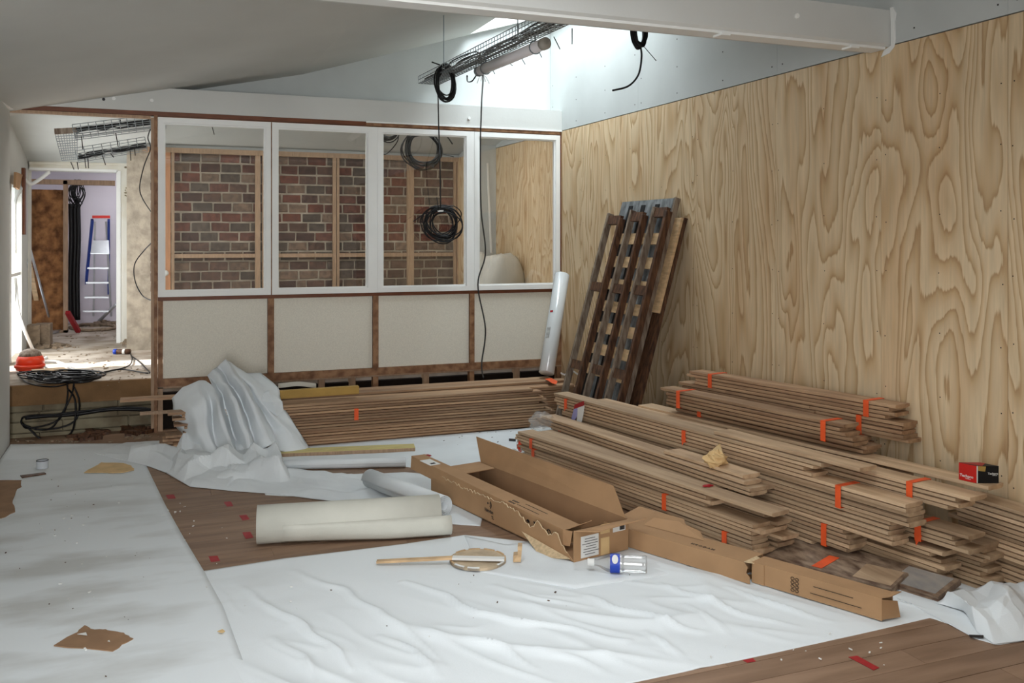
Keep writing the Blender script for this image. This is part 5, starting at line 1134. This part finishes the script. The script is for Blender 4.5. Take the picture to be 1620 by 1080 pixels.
for lab, P_ in (('small square of dark red tape nearest the left felt sheet', ((262, 783), (275, 782), (278, 788), (266, 789))), ('pale red tape square below the crumpled ribbon of felt', ((354, 794), (365, 793), (369, 800), (359, 801))), ('red tape square in the middle of the bare parquet patch', ((378, 815), (390, 814), (395, 821), (384, 823))),
               ('red tape square left of the big cream roll', ((383, 842), (396, 841), (401, 850), (389, 852))), ('red tape square near the front corner of the bare parquet', ((330, 880), (344, 879), (348, 887), (334, 889))),
               ('long dark red tape strip on the right foreground parquet', ((1342, 1039), (1356, 1037), (1391, 1056), (1382, 1060))), ('short dark red tape piece at the felt edge in the foreground', ((1175, 1044), (1191, 1041), (1196, 1046), (1182, 1048)))):
    tag(obj('tape_piece', MB().prism([PZ(u, v, .0045) for u, v in P_], (0, 0, .0008)), M['redtape']), lab, 'tape', 'red tape pieces on the parquet')
rubble('paper_specks', 'small pale specks scattered on the parquet and felt', [(300, 810, 30, 25), (1300, 1040, 90, 12), (450, 950, 150, 50), (130, 860, 60, 60)], 60, 6, .002, .006, 'label', .0105)
rubble('dark_specks', 'dark crumbs scattered over the felt sheets', [(760, 695, 40, 10), (880, 950, 150, 30), (150, 900, 70, 80), (120, 790, 40, 20)], 70, 7, .0015, .005, 'brownwood', .0105)
# ------------------------------------------------------------------ things on the piles
# red/black box
zb = .433; a, b, c = PZ(1517, 758, zb), PZ(1545, 764, zb), PZ(1580, 764, zb)
t = thing('small_product_box', 'small red and black box on the rearmost board by the plywood', 'box', b)
h_ = .075; e = c + (a - b)
obj('carton', MB().hexa([a, b, c, e] + [p + Vector((0, 0, h_)) for p in (a, b, c, e)]), M['blackcard'], t)
n1 = (b - a).cross(Vector((0, 0, 1))).normalized()
if n1.dot(b - Vector((0, 0, 0))) > 0: n1 = -n1
n2 = (c - b).cross(Vector((0, 0, 1))).normalized()
if n2.dot(b) > 0: n2 = -n2
Zv = Vector((0, 0, 1))
rf_ = obj('red_face', MB().prism([a + n1 * .0002, b + n1 * .0002, b + Zv * h_ + n1 * .0002, a + Zv * h_ + n1 * .0002], n1 * .0005), M['red'], t)
obj('red_top', MB().prism([a + Zv * (h_ + .0002), b.lerp(c, .25) + Zv * (h_ + .0002), e.lerp(c, .25) + Zv * (h_ + .0002), e + (a - e) * 0 + Zv * (h_ + .0002)], Zv * .0005), M['redtape'], t)
x2 = (c - b).normalized(); w2 = (c - b).length; x1 = (b - a).normalized(); w1 = (b - a).length
obj('white_strip', MB().prism([b + n2 * .0003, b + x2 * w2 * .05 + n2 * .0003, b + x2 * w2 * .05 + Zv * h_ + n2 * .0003, b + Zv * h_ + n2 * .0003], n2 * .0006), M['label'], t)
obj('gold_tab', MB().prism([b + x2 * w2 * .06 + Zv * h_ * .72 + n2 * .0004, b + x2 * w2 * .38 + Zv * h_ * .68 + n2 * .0004, b + x2 * w2 * .42 + Zv * h_ * .97 + n2 * .0004, b + x2 * w2 * .06 + Zv * h_ + n2 * .0004], n2 * .0006), M['yellowdark'], t)
text('lettering', 'Techpro', w1 * .22, a + x1 * w1 * .06 + Zv * h_ * .22 + n1 * .0012, x1, Zv, M['label'], rf_, bold=True)
text('lettering', 'Techpro', w2 * .135, b + x2 * w2 * .5 + Zv * h_ * .5 + n2 * .0012, x2, Zv, M['label'], t, bold=True)
obj('underline', MB().prism([a + x1 * w1 * .38 + Zv * h_ * .13 + n1 * .0008, a + x1 * w1 * .68 + Zv * h_ * .13 + n1 * .0008, a + x1 * w1 * .68 + Zv * h_ * .16 + n1 * .0008, a + x1 * w1 * .38 + Zv * h_ * .16 + n1 * .0008], n1 * .0004).prism([b + x2 * w2 * .7 + Zv * h_ * .44 + n2 * .0008, b + x2 * w2 * .92 + Zv * h_ * .44 + n2 * .0008, b + x2 * w2 * .92 + Zv * h_ * .46 + n2 * .0008, b + x2 * w2 * .7 + Zv * h_ * .46 + n2 * .0008], n2 * .0004), M['label'], t)
# crumpled kraft paper
def crumpled_ball(name, label, c, rx, ry, rz, seed, m, cat):
    rows = []
    for i in range(12):
        ph = i / 11 * math.pi; row = []
        for j in range(19):
            th = (j % 18) / 18 * 2 * math.pi; p = Vector((math.sin(ph) * math.cos(th), math.sin(ph) * math.sin(th), math.cos(ph)))
            v = noise.voronoi(p * 1.7 + Vector((seed, 0, 0)))[0]; q_ = .72 + .55 * (v[1] - v[0]) + .25 * nz(p.x * 2 + seed, p.y * 2, p.z * 2)
            row.append((c.x + p.x * rx * q_, c.y + p.y * ry * q_, max(c.z + p.z * rz * q_, c.z - rz * .9)))
        rows.append(row)
    return tag(obj(name, MB().grid(rows), M[m], None, False), label, cat)
c = PZ(1131, 733, .335); c.z = .345
o = crumpled_ball('crumpled_paper', 'crumpled kraft paper ball on the front pile', c + Vector((0, 0, .012)), .075, .06, .05, 3.2, 'kraft', 'paper')
pk = MB(); pk.add([PZ(1116, 722, .36), PZ(1139, 701, .40), PZ(1145, 722, .37), PZ(1122, 728, .35)], [(0, 1, 2, 3)]); o2 = obj('paper_corner', pk, M['kraft'], o); solid(o2, .002)
# plastic film pieces
def filmblob(label, u, v, z, rx, ry, rz, seed): return crumpled_ball('plastic_film', label, PZ(u, v, z) + Vector((0, 0, rz * .5)), rx, ry, rz, seed, 'film', 'plastic film')
filmblob('crinkled clear film over the far end of the front pile', 858, 676, .24, .10, .12, .075, 1.3)
filmblob('clear plastic film crumpled at the foot of the front pile', 818, 738, .03, .10, .12, .08, 4.7)
filmblob('small shiny scrap of clear film behind the open carton', 786, 722, .02, .07, .06, .04, 6.1)
crumpled_ball('tape_wad', 'wad of orange-red tape at the far foot of the front pile', PZ(823, 706, .15), .02, .02, .04, 2.2, 'orangered', 'tape')
crumpled_ball('tape_wad', 'curled red tape lying along the front pile boards', PZ(1120, 768, .252), .035, .015, .008, 5.2, 'redtape', 'tape')
crumpled_ball('tape_wad', 'dark red tape scrap near the yellow plank end', PZ(672, 721, .01), .05, .02, .012, 7.2, 'redtape', 'tape')
# blue/white label hanging on the main pile far end
t = thing('plastic_label', 'white and lilac plastic label with red top hanging on the tall pile', 'label', PZ(918, 640, .43))
Xf = lambda u, v: PX(u, v, XM(5.55) - .012 + 0)
def LF(u, v):
    r = ray(u, v); k = math.tan(math.radians(AM)); t_ = (3.045 + 3.04 * k - .012) / (r.x + k * r.y); return Vector((r.x * t_, r.y * t_, EYE + r.z * t_))
obj('red_band', MB().prism([LF(909, 640), LF(924, 634), LF(924, 641), LF(908, 647)], (-.002, 0, 0)), M['redtape'], t)
obj('white_sheet', MB().prism([LF(914, 645), LF(925, 641), LF(923, 656), LF(920, 668), LF(913, 666)], (-.002, 0, 0)), M['label'], t)
obj('lilac_sheet', MB().prism([LF(908, 647), LF(914, 645), LF(914, 656), LF(909, 666), LF(904, 663)], (-.002, 0, 0)), mat('lilac_plastic', (150, 148, 196), .4, .05, 5), t)
